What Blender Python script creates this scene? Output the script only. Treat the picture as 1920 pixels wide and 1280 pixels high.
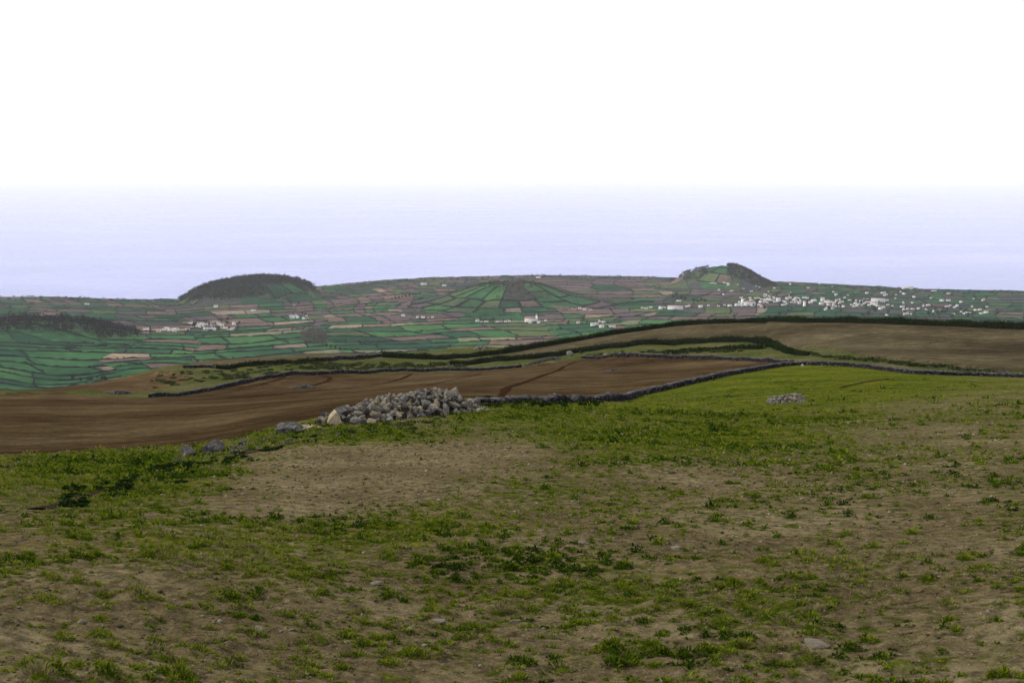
import bpy, bmesh, math, random
import numpy as np

# ------------------------------------------------------------------ clearing
for _o in list(bpy.data.objects):
    bpy.data.objects.remove(_o, do_unlink=True)
random.seed(7)
RNG = np.random.default_rng(11)
scene = bpy.context.scene
COL = scene.collection
R = math.radians

# ------------------------------------------------------------------ camera
CZ = 400.0            # eye above sea level, metres
PITCH = R(9.26)
FOC = 1900.0          # focal length in pixels of the 1920 wide photograph
cam_data = bpy.data.cameras.new('camera')
cam_data.sensor_width = 36.0
cam_data.lens = 36.0 * FOC / 1920.0
cam_data.clip_start = 0.1
cam_data.clip_end = 400000.0
cam = bpy.data.objects.new('camera', cam_data)
COL.objects.link(cam)
cam.location = (0, 0, CZ)
cam.rotation_euler = (R(90) - PITCH, 0, 0)
scene.camera = cam

# ------------------------------------------------------------------ sky: thin bright overcast over a Nishita sky
SUN_AZ = R(-84.0)     # from +Y towards +X (negative: to the left)
SUN_EL = R(40.0)
world = bpy.data.worlds.new('World')
scene.world = world
world.use_nodes = True
wn, wl = world.node_tree.nodes, world.node_tree.links
wn.clear()
w_out = wn.new('ShaderNodeOutputWorld')
w_bg = wn.new('ShaderNodeBackground')
w_bg.inputs['Strength'].default_value = 0.1
w_sky = wn.new('ShaderNodeTexSky')
w_sky.sky_type = 'NISHITA'
w_sky.sun_disc = False
w_sky.sun_elevation = SUN_EL
w_sky.sun_rotation = SUN_AZ
w_sky.air_density = 1.0
w_sky.dust_density = 3.0
w_sky.altitude = 400.0
# cloud sheet: even white, a little uneven in long flat streaks
w_tc = wn.new('ShaderNodeTexCoord')
w_map = wn.new('ShaderNodeMapping')
w_map.inputs['Scale'].default_value = (1.6, 1.6, 22.0)
w_map.inputs['Location'].default_value = (3.1, 0.4, 0.9)
w_noise = wn.new('ShaderNodeTexNoise')
w_noise.inputs['Scale'].default_value = 1.5
w_noise.inputs['Detail'].default_value = 4.0
w_ramp = wn.new('ShaderNodeValToRGB')
w_ramp.color_ramp.elements[0].position = 0.30
w_ramp.color_ramp.elements[0].color = (13.5, 13.6, 14.6, 1)
w_ramp.color_ramp.elements[1].position = 0.52
w_ramp.color_ramp.elements[1].color = (17.5, 17.5, 18.0, 1)
w_mix = wn.new('ShaderNodeMix')
w_mix.data_type = 'RGBA'
w_mix.inputs[0].default_value = 0.80
wl.new(w_tc.outputs['Generated'], w_map.inputs['Vector'])
wl.new(w_map.outputs['Vector'], w_noise.inputs['Vector'])
wl.new(w_noise.outputs['Fac'], w_ramp.inputs['Fac'])
wl.new(w_sky.outputs['Color'], w_mix.inputs[6])
wl.new(w_ramp.outputs['Color'], w_mix.inputs[7])
# the cloud sheet thins to a duller, wispy band low over the sea all round
w_sep = wn.new('ShaderNodeSeparateXYZ')
w_up = wn.new('ShaderNodeMath'); w_up.operation = 'MULTIPLY_ADD'
w_up.inputs[1].default_value = 0.09; w_up.inputs[2].default_value = -0.045
w_sum = wn.new('ShaderNodeMath'); w_sum.operation = 'ADD'
w_low = wn.new('ShaderNodeMapRange')
w_low.interpolation_type = 'SMOOTHSTEP'
w_low.inputs['From Min'].default_value = -0.004; w_low.inputs['From Max'].default_value = 0.075
w_hor = wn.new('ShaderNodeMix'); w_hor.data_type = 'RGBA'
w_hor.inputs[6].default_value = (13.0, 13.0, 13.4, 1)
wl.new(w_tc.outputs['Generated'], w_sep.inputs[0])
wl.new(w_noise.outputs['Fac'], w_up.inputs[0])
wl.new(w_sep.outputs['Z'], w_sum.inputs[0]); wl.new(w_up.outputs[0], w_sum.inputs[1])
wl.new(w_sum.outputs[0], w_low.inputs['Value'])
wl.new(w_low.outputs[0], w_hor.inputs[0])
wl.new(w_mix.outputs[2], w_hor.inputs[7])
wl.new(w_hor.outputs[2], w_bg.inputs['Color'])
wl.new(w_bg.outputs['Background'], w_out.inputs['Surface'])

# ------------------------------------------------------------------ sun, veiled by thin cloud
sun_data = bpy.data.lights.new('sun', 'SUN')
sun_data.energy = 4.0
sun_data.angle = R(6.0)
sun_data.color = (1.0, 0.95, 0.86)
sun = bpy.data.objects.new('sun', sun_data)
COL.objects.link(sun)
sun.rotation_euler = (R(90) - SUN_EL, 0, R(180) - SUN_AZ)
sun.location = (0, 0, CZ + 50)

# ------------------------------------------------------------------ exposure
scene.view_settings.view_transform = 'Standard'
scene.view_settings.look = 'None'
scene.view_settings.exposure = -0.10
scene.view_settings.gamma = 1.0
scene.view_settings.use_curve_mapping = False
scene.cycles.use_denoising = True
scene.cycles.denoising_prefilter = 'ACCURATE'
scene.cycles.volume_bounces = 2
scene.cycles.max_bounces = 6
scene.cycles.diffuse_bounces = 2
scene.cycles.caustics_reflective = False
scene.cycles.caustics_refractive = False

# ================================================================== helpers
_cp, _sp = math.cos(PITCH), math.sin(PITCH)


def ray(px, py):
    """photo pixel -> (azimuth, tangent of the depression)"""
    x = (np.asarray(px, float) - 960.0) / FOC
    v = -(np.asarray(py, float) - 640.0) / FOC
    dx = x
    dy = _cp + v * _sp
    dz = -_sp + v * _cp
    h = np.hypot(dx, dy)
    return np.arctan2(dx, dy), -dz / h


def proj(X, Y, Z):
    X, Y, Z = np.asarray(X, float), np.asarray(Y, float), np.asarray(Z, float) - CZ
    f = Y * _cp - Z * _sp
    u = Y * _sp + Z * _cp
    f = np.where(np.abs(f) < 1e-6, 1e-6, f)
    return 960 + FOC * X / f, 640 - FOC * u / f


_PERM = np.random.default_rng(5).random((8, 256, 256)).astype(np.float32)


def vnoise(x, y, seed=0):
    x = np.asarray(x, float); y = np.asarray(y, float)
    xi = np.floor(x).astype(int); yi = np.floor(y).astype(int)
    fx = x - xi; fy = y - yi
    fx = fx * fx * (3 - 2 * fx); fy = fy * fy * (3 - 2 * fy)
    T = _PERM[seed % 8]
    a = T[xi & 255, yi & 255]; b = T[(xi + 1) & 255, yi & 255]
    c = T[xi & 255, (yi + 1) & 255]; d = T[(xi + 1) & 255, (yi + 1) & 255]
    return (a * (1 - fx) + b * fx) * (1 - fy) + (c * (1 - fx) + d * fx) * fy - 0.5


def fbm(x, y, seed=0, octaves=4):
    t, a = 0, 1.0
    for k in range(octaves):
        t = t + a * vnoise(x * 2 ** k + 17.3 * k, y * 2 ** k - 9.1 * k, seed + k)
        a *= 0.5
    return t


def tps_fit(P, v, smooth=1e-4):
    n = len(P)
    d = np.linalg.norm(P[:, None] - P[None], axis=2)
    K = np.where(d > 0, d * d * np.log(np.maximum(d, 1e-12)), 0) + np.eye(n) * smooth
    A = np.zeros((n + 3, n + 3))
    A[:n, :n] = K; A[:n, n] = 1; A[:n, n + 1:] = P
    A[n, :n] = 1; A[n + 1:, :n] = P.T
    return np.linalg.solve(A, np.concatenate([v, [0, 0, 0]])), P


def tps_eval(fit, x, y):
    c, P = fit
    x = np.asarray(x, float); y = np.asarray(y, float)
    out = c[len(P)] + c[len(P) + 1] * x + c[len(P) + 2] * y
    for k in range(len(P)):
        r2 = (x - P[k, 0]) ** 2 + (y - P[k, 1]) ** 2
        out = out + c[k] * 0.5 * r2 * np.log(np.maximum(r2, 1e-20))
    return out


def in_poly(px, py, poly):
    px = np.asarray(px, float); py = np.asarray(py, float)
    inside = np.zeros(px.shape, bool)
    n = len(poly)
    for i in range(n):
        x1, y1 = poly[i]; x2, y2 = poly[(i + 1) % n]
        if y1 == y2:
            continue
        c = ((y1 > py) != (y2 > py)) & (px < (x2 - x1) * (py - y1) / (y2 - y1) + x1)
        inside ^= c
    return inside


def link(o, parent=None):
    COL.objects.link(o)
    if parent is not None:
        o.parent = parent
    return o


def mesh_data(name, V, F, mat=None, smooth=False, attrs=None):
    """V (n,3); F a list of (m,k) int arrays"""
    me = bpy.data.meshes.new(name)
    V = np.ascontiguousarray(V, dtype=np.float32)
    if not isinstance(F, (list, tuple)):
        F = [F]
    F = [np.asarray(f, dtype=np.int32) for f in F if len(f)]
    me.vertices.add(len(V))
    me.vertices.foreach_set('co', V.ravel())
    nl = sum(f.size for f in F); nf = sum(len(f) for f in F)
    me.loops.add(nl); me.polygons.add(nf)
    me.loops.foreach_set('vertex_index', np.concatenate([f.ravel() for f in F]))
    tot = np.concatenate([np.full(len(f), f.shape[1], np.int32) for f in F])
    me.polygons.foreach_set('loop_start', np.concatenate([[0], np.cumsum(tot)[:-1]]).astype(np.int32))
    if smooth:
        me.polygons.foreach_set('use_smooth', np.ones(nf, bool))
    me.update(calc_edges=True)
    for k, a in (attrs or {}).items():
        at = me.attributes.new(k, 'FLOAT', 'POINT')
        at.data.foreach_set('value', np.ascontiguousarray(a, dtype=np.float32))
    if mat is not None:
        me.materials.append(mat)
    return me


def mesh_obj(name, V, F, mat=None, parent=None, smooth=False, attrs=None, loc=None):
    V = np.asarray(V, dtype=np.float64)
    if loc is not None:
        V = V - np.asarray(loc, float)
    o = bpy.data.objects.new(name, mesh_data(name, V, F, mat, smooth, attrs))
    if loc is not None:
        o.location = tuple(float(c) for c in loc)
    return link(o, parent)


def empty(name, loc, rz=0.0):
    o = bpy.data.objects.new(name, None)
    o.location = tuple(float(c) for c in loc)
    o.rotation_euler = (0, 0, rz)
    o.empty_display_size = 0.2
    return link(o)


def tag(o, label=None, cat=None, group=None, kind=None):
    if label: o['label'] = label
    if cat: o['category'] = cat
    if group: o['group'] = group
    if kind: o['kind'] = kind
    return o


# ------------------------------------------------------------------ materials
def new_mat(name):
    m = bpy.data.materials.new(name)
    m.use_nodes = True
    nt = m.node_tree
    b = nt.nodes['Principled BSDF']
    return m, nt.nodes, nt.links, b


def n_noise(nodes, links, vec, scale, detail=4.0, rough=0.55, mapping=None, rot=None):
    t = nodes.new('ShaderNodeTexNoise')
    t.inputs['Scale'].default_value = scale
    t.inputs['Detail'].default_value = detail
    t.inputs['Roughness'].default_value = rough
    if mapping is not None:
        mp = nodes.new('ShaderNodeMapping')
        mp.inputs['Scale'].default_value = mapping
        if rot: mp.inputs['Rotation'].default_value = (0, 0, rot)
        links.new(vec, mp.inputs['Vector'])
        vec = mp.outputs['Vector']
    links.new(vec, t.inputs['Vector'])
    return t.outputs['Fac']


def n_ramp(nodes, links, fac, stops):
    r = nodes.new('ShaderNodeValToRGB')
    el = r.color_ramp.elements
    while len(el) < len(stops): el.new(0.5)
    for e, (p, c) in zip(el, stops):
        e.position = p
        e.color = (c[0], c[1], c[2], 1) if not isinstance(c, (int, float)) else (c, c, c, 1)
    links.new(fac, r.inputs['Fac'])
    return r.outputs['Color']


def n_mix(nodes, links, fac, a, b, mode='MIX'):
    m = nodes.new('ShaderNodeMix')
    m.data_type = 'RGBA'
    m.blend_type = mode
    for sock, v in ((m.inputs[0], fac), (m.inputs[6], a), (m.inputs[7], b)):
        if hasattr(v, 'is_linked'): links.new(v, sock)
        elif isinstance(v, (int, float)): sock.default_value = v
        else: sock.default_value = (v[0], v[1], v[2], 1)
    return m.outputs[2]


def n_math(nodes, links, op, a, b=0.0, clamp=False):
    m = nodes.new('ShaderNodeMath')
    m.operation = op
    m.use_clamp = clamp
    for k, v in ((0, a), (1, b)):
        if hasattr(v, 'is_linked'): links.new(v, m.inputs[k])
        else: m.inputs[k].default_value = v
    return m.outputs[0]


def n_bump(nodes, links, bsdf, height, dist, strength=1.0):
    b = nodes.new('ShaderNodeBump')
    b.inputs['Strength'].default_value = strength
    b.inputs['Distance'].default_value = dist
    links.new(height, b.inputs['Height'])
    links.new(b.outputs['Normal'], bsdf.inputs['Normal'])


def pos_of(nodes):
    return nodes.new('ShaderNodeNewGeometry').outputs['Position']


def attr_of(nodes, name):
    a = nodes.new('ShaderNodeAttribute')
    a.attribute_name = name
    return a.outputs['Fac']


def mat_ground(name, soil, turf_cols, sharp=0.16):
    """bare soil with turf where the attribute 'turf' and a noise agree"""
    m, N, L, b = new_mat(name)
    p = pos_of(N)
    s1 = n_noise(N, L, p, 0.55, 5)
    s2 = n_noise(N, L, p, 7.0, 5, 0.7)
    s3 = n_noise(N, L, p, 30.0, 5, 0.8)
    soil_c = n_ramp(N, L, s1, [(0.30, soil[0]), (0.55, soil[1]), (0.75, soil[2])])
    soil_c = n_mix(N, L, 1.0, soil_c, n_ramp(N, L, s2, [(0.32, 0.35), (0.48, 0.9), (0.66, 1.5)]), 'MULTIPLY')
    soil_c = n_mix(N, L, n_ramp(N, L, s3, [(0.58, 0.0), (0.68, 1.0)]), soil_c, (0.30, 0.26, 0.19))
    soil_c = n_mix(N, L, n_ramp(N, L, s3, [(0.32, 1.0), (0.43, 0.0)]), soil_c, (0.025, 0.018, 0.010))
    g1 = n_noise(N, L, p, 1.3, 5, 0.65)
    g2 = n_noise(N, L, p, 11.0, 6, 0.8)
    turf_c = n_ramp(N, L, g1, [(0.28, turf_cols[0]), (0.5, turf_cols[1]), (0.72, turf_cols[2])])
    turf_c = n_mix(N, L, 1.0, turf_c, n_ramp(N, L, g2, [(0.32, 0.20), (0.48, 0.9), (0.66, 1.8)]), 'MULTIPLY')
    g0 = n_noise(N, L, p, 0.16, 5, 0.65)
    turf_c = n_mix(N, L, 1.0, turf_c, n_ramp(N, L, g0, [(0.34, (0.62, 0.74, 0.7)), (0.5, (1, 1, 1)), (0.64, (1.5, 1.25, 1.2))]), 'MULTIPLY')
    k = n_noise(N, L, p, 4.5, 7, 0.75)
    t = n_math(N, L, 'ADD', n_math(N, L, 'MINIMUM', attr_of(N, 'turf'), 0.88), n_math(N, L, 'MULTIPLY', n_math(N, L, 'SUBTRACT', k, 0.5), 3.0))
    fac = n_ramp(N, L, t, [(0.5 - sharp, 0.0), (0.5 + sharp, 1.0)])
    c = n_mix(N, L, fac, soil_c, turf_c)
    L.new(c, b.inputs['Base Color'])
    b.inputs['Roughness'].default_value = 0.95
    b.inputs['Specular IOR Level'].default_value = 0.0
    n_bump(N, L, b, n_math(N, L, 'ADD', n_math(N, L, 'MULTIPLY', s2, 0.6), n_math(N, L, 'MULTIPLY', g2, 0.5)), 0.16)
    return m


def mat_plough(name, cols, rot, streak=(0.12, 1.3, 1.0)):
    m, N, L, b = new_mat(name)
    p = pos_of(N)
    f = n_noise(N, L, p, 1.0, 5, 0.6, streak, rot)
    g = n_noise(N, L, p, 0.035, 4)
    h = n_noise(N, L, p, 3.0, 5, 0.75)
    k = n_noise(N, L, p, 0.55, 6, 0.75, (0.5, 1.0, 1.0), rot)
    c = n_ramp(N, L, g, [(0.32, cols[0]), (0.5, cols[1]), (0.68, cols[2])])
    c = n_mix(N, L, 1.0, c, n_ramp(N, L, f, [(0.30, 0.72), (0.5, 1.0), (0.7, 1.25)]), 'MULTIPLY')
    c = n_mix(N, L, 1.0, c, n_ramp(N, L, h, [(0.30, 0.45), (0.5, 1.0), (0.72, 1.7)]), 'MULTIPLY')
    c = n_mix(N, L, 1.0, c, n_ramp(N, L, k, [(0.32, 0.45), (0.5, 1.0), (0.68, 1.7)]), 'MULTIPLY')
    L.new(c, b.inputs['Base Color'])
    b.inputs['Roughness'].default_value = 0.95
    b.inputs['Specular IOR Level'].default_value = 0.0
    n_bump(N, L, b, n_math(N, L, 'ADD', f, h), 0.25)
    return m


def mat_rock(name, cols, lichen=(0.34, 0.31, 0.20), island=False, scale=6.0):
    m, N, L, b = new_mat(name)
    tc = N.new('ShaderNodeTexCoord').outputs['Object'] if not island else pos_of(N)
    rnd = N.new('ShaderNodeNewGeometry').outputs['Random Per Island'] if island else N.new('ShaderNodeObjectInfo').outputs['Random']
    c = n_ramp(N, L, rnd, [(i / (len(cols) - 1), q) for i, q in enumerate(cols)])
    s = n_noise(N, L, tc, scale, 6, 0.68)
    c = n_mix(N, L, 1.0, c, n_ramp(N, L, s, [(0.28, 0.35), (0.5, 1.0), (0.75, 1.6)]), 'MULTIPLY')
    l = n_noise(N, L, tc, scale * 0.55, 4, 0.6)
    c = n_mix(N, L, n_math(N, L, 'MULTIPLY', n_ramp(N, L, l, [(0.56, 0.0), (0.68, 1.0)]), 0.65), c, lichen)
    L.new(c, b.inputs['Base Color'])
    b.inputs['Roughness'].default_value = 0.9
    b.inputs['Specular IOR Level'].default_value = 0.0
    n_bump(N, L, b, s, 0.06)
    return m


def mat_leaf(name, cols, trans=0.25, attr=None):
    m, N, L, b = new_mat(name)
    if attr:
        rnd = attr_of(N, attr)
    else:
        rnd = N.new('ShaderNodeNewGeometry').outputs['Random Per Island']
    c = n_ramp(N, L, rnd, [(i / (len(cols) - 1), q) for i, q in enumerate(cols)])
    L.new(c, b.inputs['Base Color'])
    b.inputs['Roughness'].default_value = 0.7
    b.inputs['Specular IOR Level'].default_value = 0.0
    if trans > 0:
        t = N.new('ShaderNodeBsdfTranslucent')
        L.new(c, t.inputs['Color'])
        mx = N.new('ShaderNodeMixShader')
        mx.inputs[0].default_value = trans
        L.new(b.outputs[0], mx.inputs[1]); L.new(t.outputs[0], mx.inputs[2])
        L.new(mx.outputs[0], N['Material Output'].inputs['Surface'])
    return m


def mat_flat(name, col, var=0.25, scale=0.4, rough=0.85, stretch=None):
    m, N, L, b = new_mat(name)
    s = n_noise(N, L, pos_of(N), scale, 4, 0.6, stretch)
    c = n_mix(N, L, 1.0, col, n_ramp(N, L, s, [(0.28, 1 - var), (0.72, 1 + var)]), 'MULTIPLY')
    L.new(c, b.inputs['Base Color'])
    b.inputs['Roughness'].default_value = rough
    b.inputs['Specular IOR Level'].default_value = 0.0
    return m


def mat_field(name, col):
    m, N, L, b = new_mat(name)
    p = pos_of(N)
    c = n_mix(N, L, 1.0, col, n_ramp(N, L, n_noise(N, L, p, 0.006, 4, 0.6), [(0.32, (0.62, 0.66, 0.72)), (0.5, (1, 1, 1)), (0.68, (1.45, 1.30, 1.12))]), 'MULTIPLY')
    c = n_mix(N, L, 1.0, c, n_ramp(N, L, n_noise(N, L, p, 0.07, 5, 0.72), [(0.30, 0.55), (0.5, 1.0), (0.70, 1.5)]), 'MULTIPLY')
    c = n_mix(N, L, 1.0, c, n_ramp(N, L, n_noise(N, L, p, 0.25, 3, 0.6, (0.12, 1.0, 1.0), R(7)), [(0.32, 0.75), (0.68, 1.25)]), 'MULTIPLY')
    L.new(c, b.inputs['Base Color'])
    b.inputs['Roughness'].default_value = 0.9
    b.inputs['Specular IOR Level'].default_value = 0.0
    return m


M = {}
M['meadow'] = mat_ground('meadow_soil_and_turf',
                         [(0.082, 0.062, 0.031), (0.122, 0.096, 0.050), (0.172, 0.138, 0.078)],
                         [(0.022, 0.034, 0.003), (0.050, 0.064, 0.005), (0.092, 0.092, 0.015)])
M['pasture'] = mat_ground('pasture_turf', [(0.060, 0.050, 0.024), (0.085, 0.075, 0.035), (0.11, 0.10, 0.05)],
                          [(0.014, 0.024, 0.005), (0.030, 0.043, 0.008), (0.060, 0.070, 0.018)], 0.25)
M['plough'] = mat_plough('ploughed_soil', [(0.026, 0.016, 0.008), (0.044, 0.029, 0.014), (0.070, 0.052, 0.026)], R(10))
M['stubble'] = mat_plough('dry_stubble', [(0.030, 0.023, 0.014), (0.052, 0.042, 0.023), (0.078, 0.065, 0.037)], R(-3), (0.10, 0.9, 1.0))
M['redsoil'] = mat_plough('bare_red_soil', [(0.040, 0.024, 0.013), (0.060, 0.040, 0.020), (0.078, 0.056, 0.028)], R(20), (0.2, 0.8, 1.0))
M['furrow'] = mat_flat('dark_furrow_soil', (0.020, 0.010, 0.005), 0.3, 2.0)  # simply a darker brown than the ploughed soil around
M['rock'] = mat_rock('heap_stone', [(0.075, 0.073, 0.076), (0.145, 0.140, 0.132), (0.205, 0.175, 0.122), (0.045, 0.043, 0.046),
                                    (0.17, 0.15, 0.115), (0.10, 0.098, 0.10), (0.23, 0.195, 0.13)])
M['darkrock'] = mat_rock('dark_basalt', [(0.036, 0.034, 0.034), (0.070, 0.067, 0.064), (0.050, 0.046, 0.044)], (0.22, 0.21, 0.19))
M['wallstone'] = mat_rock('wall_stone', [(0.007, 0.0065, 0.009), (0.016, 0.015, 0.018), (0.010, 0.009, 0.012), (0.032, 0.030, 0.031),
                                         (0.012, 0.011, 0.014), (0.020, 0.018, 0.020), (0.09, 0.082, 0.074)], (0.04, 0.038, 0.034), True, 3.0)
M['capstone'] = mat_rock('cap_stone', [(0.036, 0.034, 0.035), (0.090, 0.086, 0.080), (0.052, 0.050, 0.049)], (0.11, 0.105, 0.092), True, 3.0)  # paler than the face stones: lit wall tops put into the colour
M['earth'] = mat_flat('dark_earth', (0.022, 0.016, 0.012), 0.4, 6.0)
M['pebble'] = mat_rock('pebble_stone', [(0.06, 0.045, 0.025), (0.13, 0.102, 0.058), (0.09, 0.07, 0.04), (0.16, 0.128, 0.072), (0.045, 0.034, 0.02), (0.12, 0.095, 0.055), (0.14, 0.11, 0.065), (0.30, 0.27, 0.22)],
                       (0.16, 0.13, 0.08), True, 30.0)
M['palestone'] = mat_rock('pale_stone', [(0.22, 0.18, 0.13), (0.30, 0.27, 0.23), (0.26, 0.22, 0.16)], (0.3, 0.27, 0.2), False, 14.0)
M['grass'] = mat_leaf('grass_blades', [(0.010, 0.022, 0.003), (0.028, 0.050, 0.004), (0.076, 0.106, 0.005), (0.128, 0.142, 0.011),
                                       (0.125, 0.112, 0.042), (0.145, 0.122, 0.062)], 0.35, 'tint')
M['hedge'] = mat_leaf('hedge_leaves', [(0.006, 0.011, 0.004), (0.012, 0.022, 0.006), (0.022, 0.040, 0.008)], 0.15)
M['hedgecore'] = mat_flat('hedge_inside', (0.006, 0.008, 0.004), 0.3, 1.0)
M['scrub'] = mat_leaf('scrub_leaves', [(0.014, 0.018, 0.010), (0.026, 0.036, 0.010), (0.045, 0.062, 0.014), (0.06, 0.06, 0.03)], 0.2)

# ================================================================== NEAR HILLSIDE (height field)
EYE = 2.0
CTRL = {
    -150: [(1280, 5.3), (1100, 8.0), (1000, 11.3), (880, 22.5), (862, 26), (852, 42), (800, 78), (748, 175), (735, 235)],
    110: [(1280, 5.4), (1100, 8.1), (950, 13.5), (870, 23.5), (853, 26.5), (846, 40), (800, 75), (745, 175), (728, 232)],
    350: [(1280, 5.5), (1100, 8.1), (950, 13), (880, 20.5), (845, 26.5), (836, 38), (790, 75), (742, 190), (705, 232), (680, 275)],
    600: [(1280, 5.6), (1100, 8.2), (950, 13), (850, 21.5), (803, 29), (788, 40), (750, 85), (700, 235), (664, 310)],
    850: [(1280, 5.7), (1100, 8.3), (950, 13), (850, 21), (778, 34.5), (752, 44), (742, 70), (693, 248), (668, 290), (655, 320)],
    1000: [(1280, 5.7), (1100, 8.3), (950, 13), (850, 21), (770, 40), (755, 52), (747, 75), (700, 180), (683, 252), (645, 325)],
    1150: [(1280, 5.7), (1100, 8.3), (950, 13), (850, 21), (770, 45), (751, 100), (743, 112), (700, 185), (666, 255), (645, 285), (618, 330)],
    1350: [(1280, 5.7), (1100, 8.3), (950, 13), (850, 21.5), (770, 55), (750, 80), (706, 138), (670, 225), (640, 265), (605, 322)],
    1600: [(1280, 5.8), (1100, 8.4), (950, 13), (850, 22), (770, 50), (740, 80), (702, 140), (688, 168), (668, 195), (640, 240), (606, 315)],
    1855: [(1280, 5.8), (1100, 8.4), (950, 13), (850, 21.5), (770, 42), (735, 75), (704, 155), (685, 185), (650, 230), (612, 300)],
    2100: [(1280, 5.8), (1100, 8.4), (950, 13), (850, 21.5), (770, 42), (735, 75), (707, 155), (688, 185), (652, 230), (616, 300)],
}
_P, _q = [], []
for px, rows in CTRL.items():
    for py, d in rows:
        a, s = ray(px, py)
        _P.append((2.2 * float(a), math.log(d))); _q.append((float(s) * d - EYE) / d)
    z0, d0 = float(s) * d, d
    for d2 in (420.0, 560.0, 760.0):
        _P.append((2.2 * float(a), math.log(d2))); _q.append((z0 + 0.37 * (d2 - d0) - EYE) / d2)
for aa in (-0.6, -0.3, 0.0, 0.3, 0.6):
    for d in (1.2, 2.6):
        _P.append((2.2 * aa, math.log(d))); _q.append(0.172)
_near = tps_fit(np.array(_P), np.array(_q), 2e-4)
NA, NR = 520, 820
AZ = np.concatenate([np.linspace(R(-105), R(-37), 44, endpoint=False), np.linspace(R(-37), R(37), NA - 88), np.linspace(R(105), R(37), 44, endpoint=False)[::-1]])
LD = np.linspace(math.log(1.3), math.log(740.0), NR)
_A, _Lg = np.meshgrid(AZ, LD, indexing='ij')
_D = np.exp(_Lg)
GX, GY = _D * np.sin(_A), _D * np.cos(_A)
GZ = CZ - (EYE + tps_eval(_near, 2.2 * np.clip(_A, R(-34), R(34)), _Lg) * _D)      # beyond the frame's sides the slope simply goes on
GPX, GPY = proj(GX, GY, GZ)          # where each ground point falls in the photograph (used to lay the plots out)

PLOUGH = [(-400, 868), (-100, 858), (110, 850), (250, 842), (340, 836), (450, 822), (520, 797), (600, 782), (640, 768), (760, 751), (890, 746),
          (1000, 748), (1115, 751), (1190, 741), (1330, 710), (1400, 696), (1450, 687), (1482, 681), (1400, 677), (1330, 673),
          (1240, 671), (1093, 673), (1060, 678), (980, 688), (880, 696), (600, 703), (530, 705), (491, 712), (425, 727),
          (347, 742), (282, 746), (200, 742), (110, 737), (-100, 742), (-400, 750)]
STUBBLE = [(930, 666), (1060, 656), (1180, 643), (1280, 637), (1380, 634), (1440, 636), (1465, 646), (1490, 652), (1560, 658), (1640, 668),
           (1700, 676), (1800, 688), (1860, 694), (2300, 700), (2300, 612), (1855, 606), (1700, 600), (1500, 596), (1360, 597), (1260, 604),
           (1160, 620), (1060, 637), (960, 656)]
FALLOW = [(335, 690), (400, 668), (540, 655), (715, 655), (712, 667), (600, 676), (420, 688)]
REDSOIL = [(-300, 742), (-300, 720), (110, 726), (200, 712), (285, 700), (330, 704), (372, 711), (335, 722), (265, 735), (200, 736), (110, 732)]


def blob(px, py, L):
    t = 0
    for cx, cy, rx, ry, a in L:
        t = t + a * np.exp(-((px - cx) / rx) ** 2 - ((py - cy) / ry) ** 2)
    return t


TURF = [(1300, 740, 340, 55, .62), (1560, 708, 300, 26, .55), (220, 888, 210, 46, .62), (700, 818, 230, 20, .62), (980, 772, 130, 18, .55),
        (960, 905, 190, 32, .42), (1100, 1110, 230, 42, .30), (1480, 850, 240, 40, .10), (250, 985, 220, 50, .22), (1450, 1150, 190, 70, .22),
        (1050, 850, 160, 40, .15), (1300, 810, 240, 36, .30), (810, 868, 290, 60, -.78), (560, 930, 260, 44, -.50), (1180, 835, 190, 36, .26), (760, 985, 190, 30, .34), (480, 1035, 220, 36, .28), (620, 990, 160, 30, .12),
        (1330, 900, 330, 34, -.22), (300, 1170, 330, 60, -.18), (1050, 965, 340, 24, -.12), (1740, 1010, 160, 160, -.16), (1250, 1020, 260, 34, -.18),
        (1700, 800, 180, 50, -.12)]


def turf_of(px, py, X, Y):
    t = 0.46 + blob(px, py, TURF)
    return t + 0.30 * fbm(X / 7.0, Y / 7.0, 2, 3)


inP = in_poly(GPX, GPY, PLOUGH) & (_D < 300) & (_D > 24)
inS = in_poly(GPX, GPY, STUBBLE) & (_D < 345) & (_D > 120)
inF = in_poly(GPX, GPY, FALLOW) & (_D < 340) & (_D > 120)
inR = in_poly(GPX, GPY, REDSOIL) & (_D < 300) & (_D > 120)
_w1 = [(-400, 750), (110, 737), (200, 742), (282, 746), (347, 742), (425, 727), (491, 712), (530, 705), (600, 703), (880, 696), (980, 688), (1093, 673),
       (1240, 671), (1400, 677), (1482, 681), (1600, 684), (1650, 690), (1700, 697), (1760, 700), (1860, 701), (2300, 703)]
above = GPY < np.interp(GPX, [p[0] for p in _w1], [p[1] for p in _w1])
zone = np.zeros(GX.shape, int)                     # 0 meadow
zone[above & (_D > 110)] = 1                       # pasture strip
zone[_D > 345] = 1
zone[inF] = 4; zone[inR] = 5; zone[inS] = 3; zone[inP] = 2

# relief: hummocks and clods, only as fine as the grid can carry
sp = _D * (LD[1] - LD[0])


def carried(wave):
    return np.clip((wave / sp - 2.5) / 3.0, 0, 1)


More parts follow.
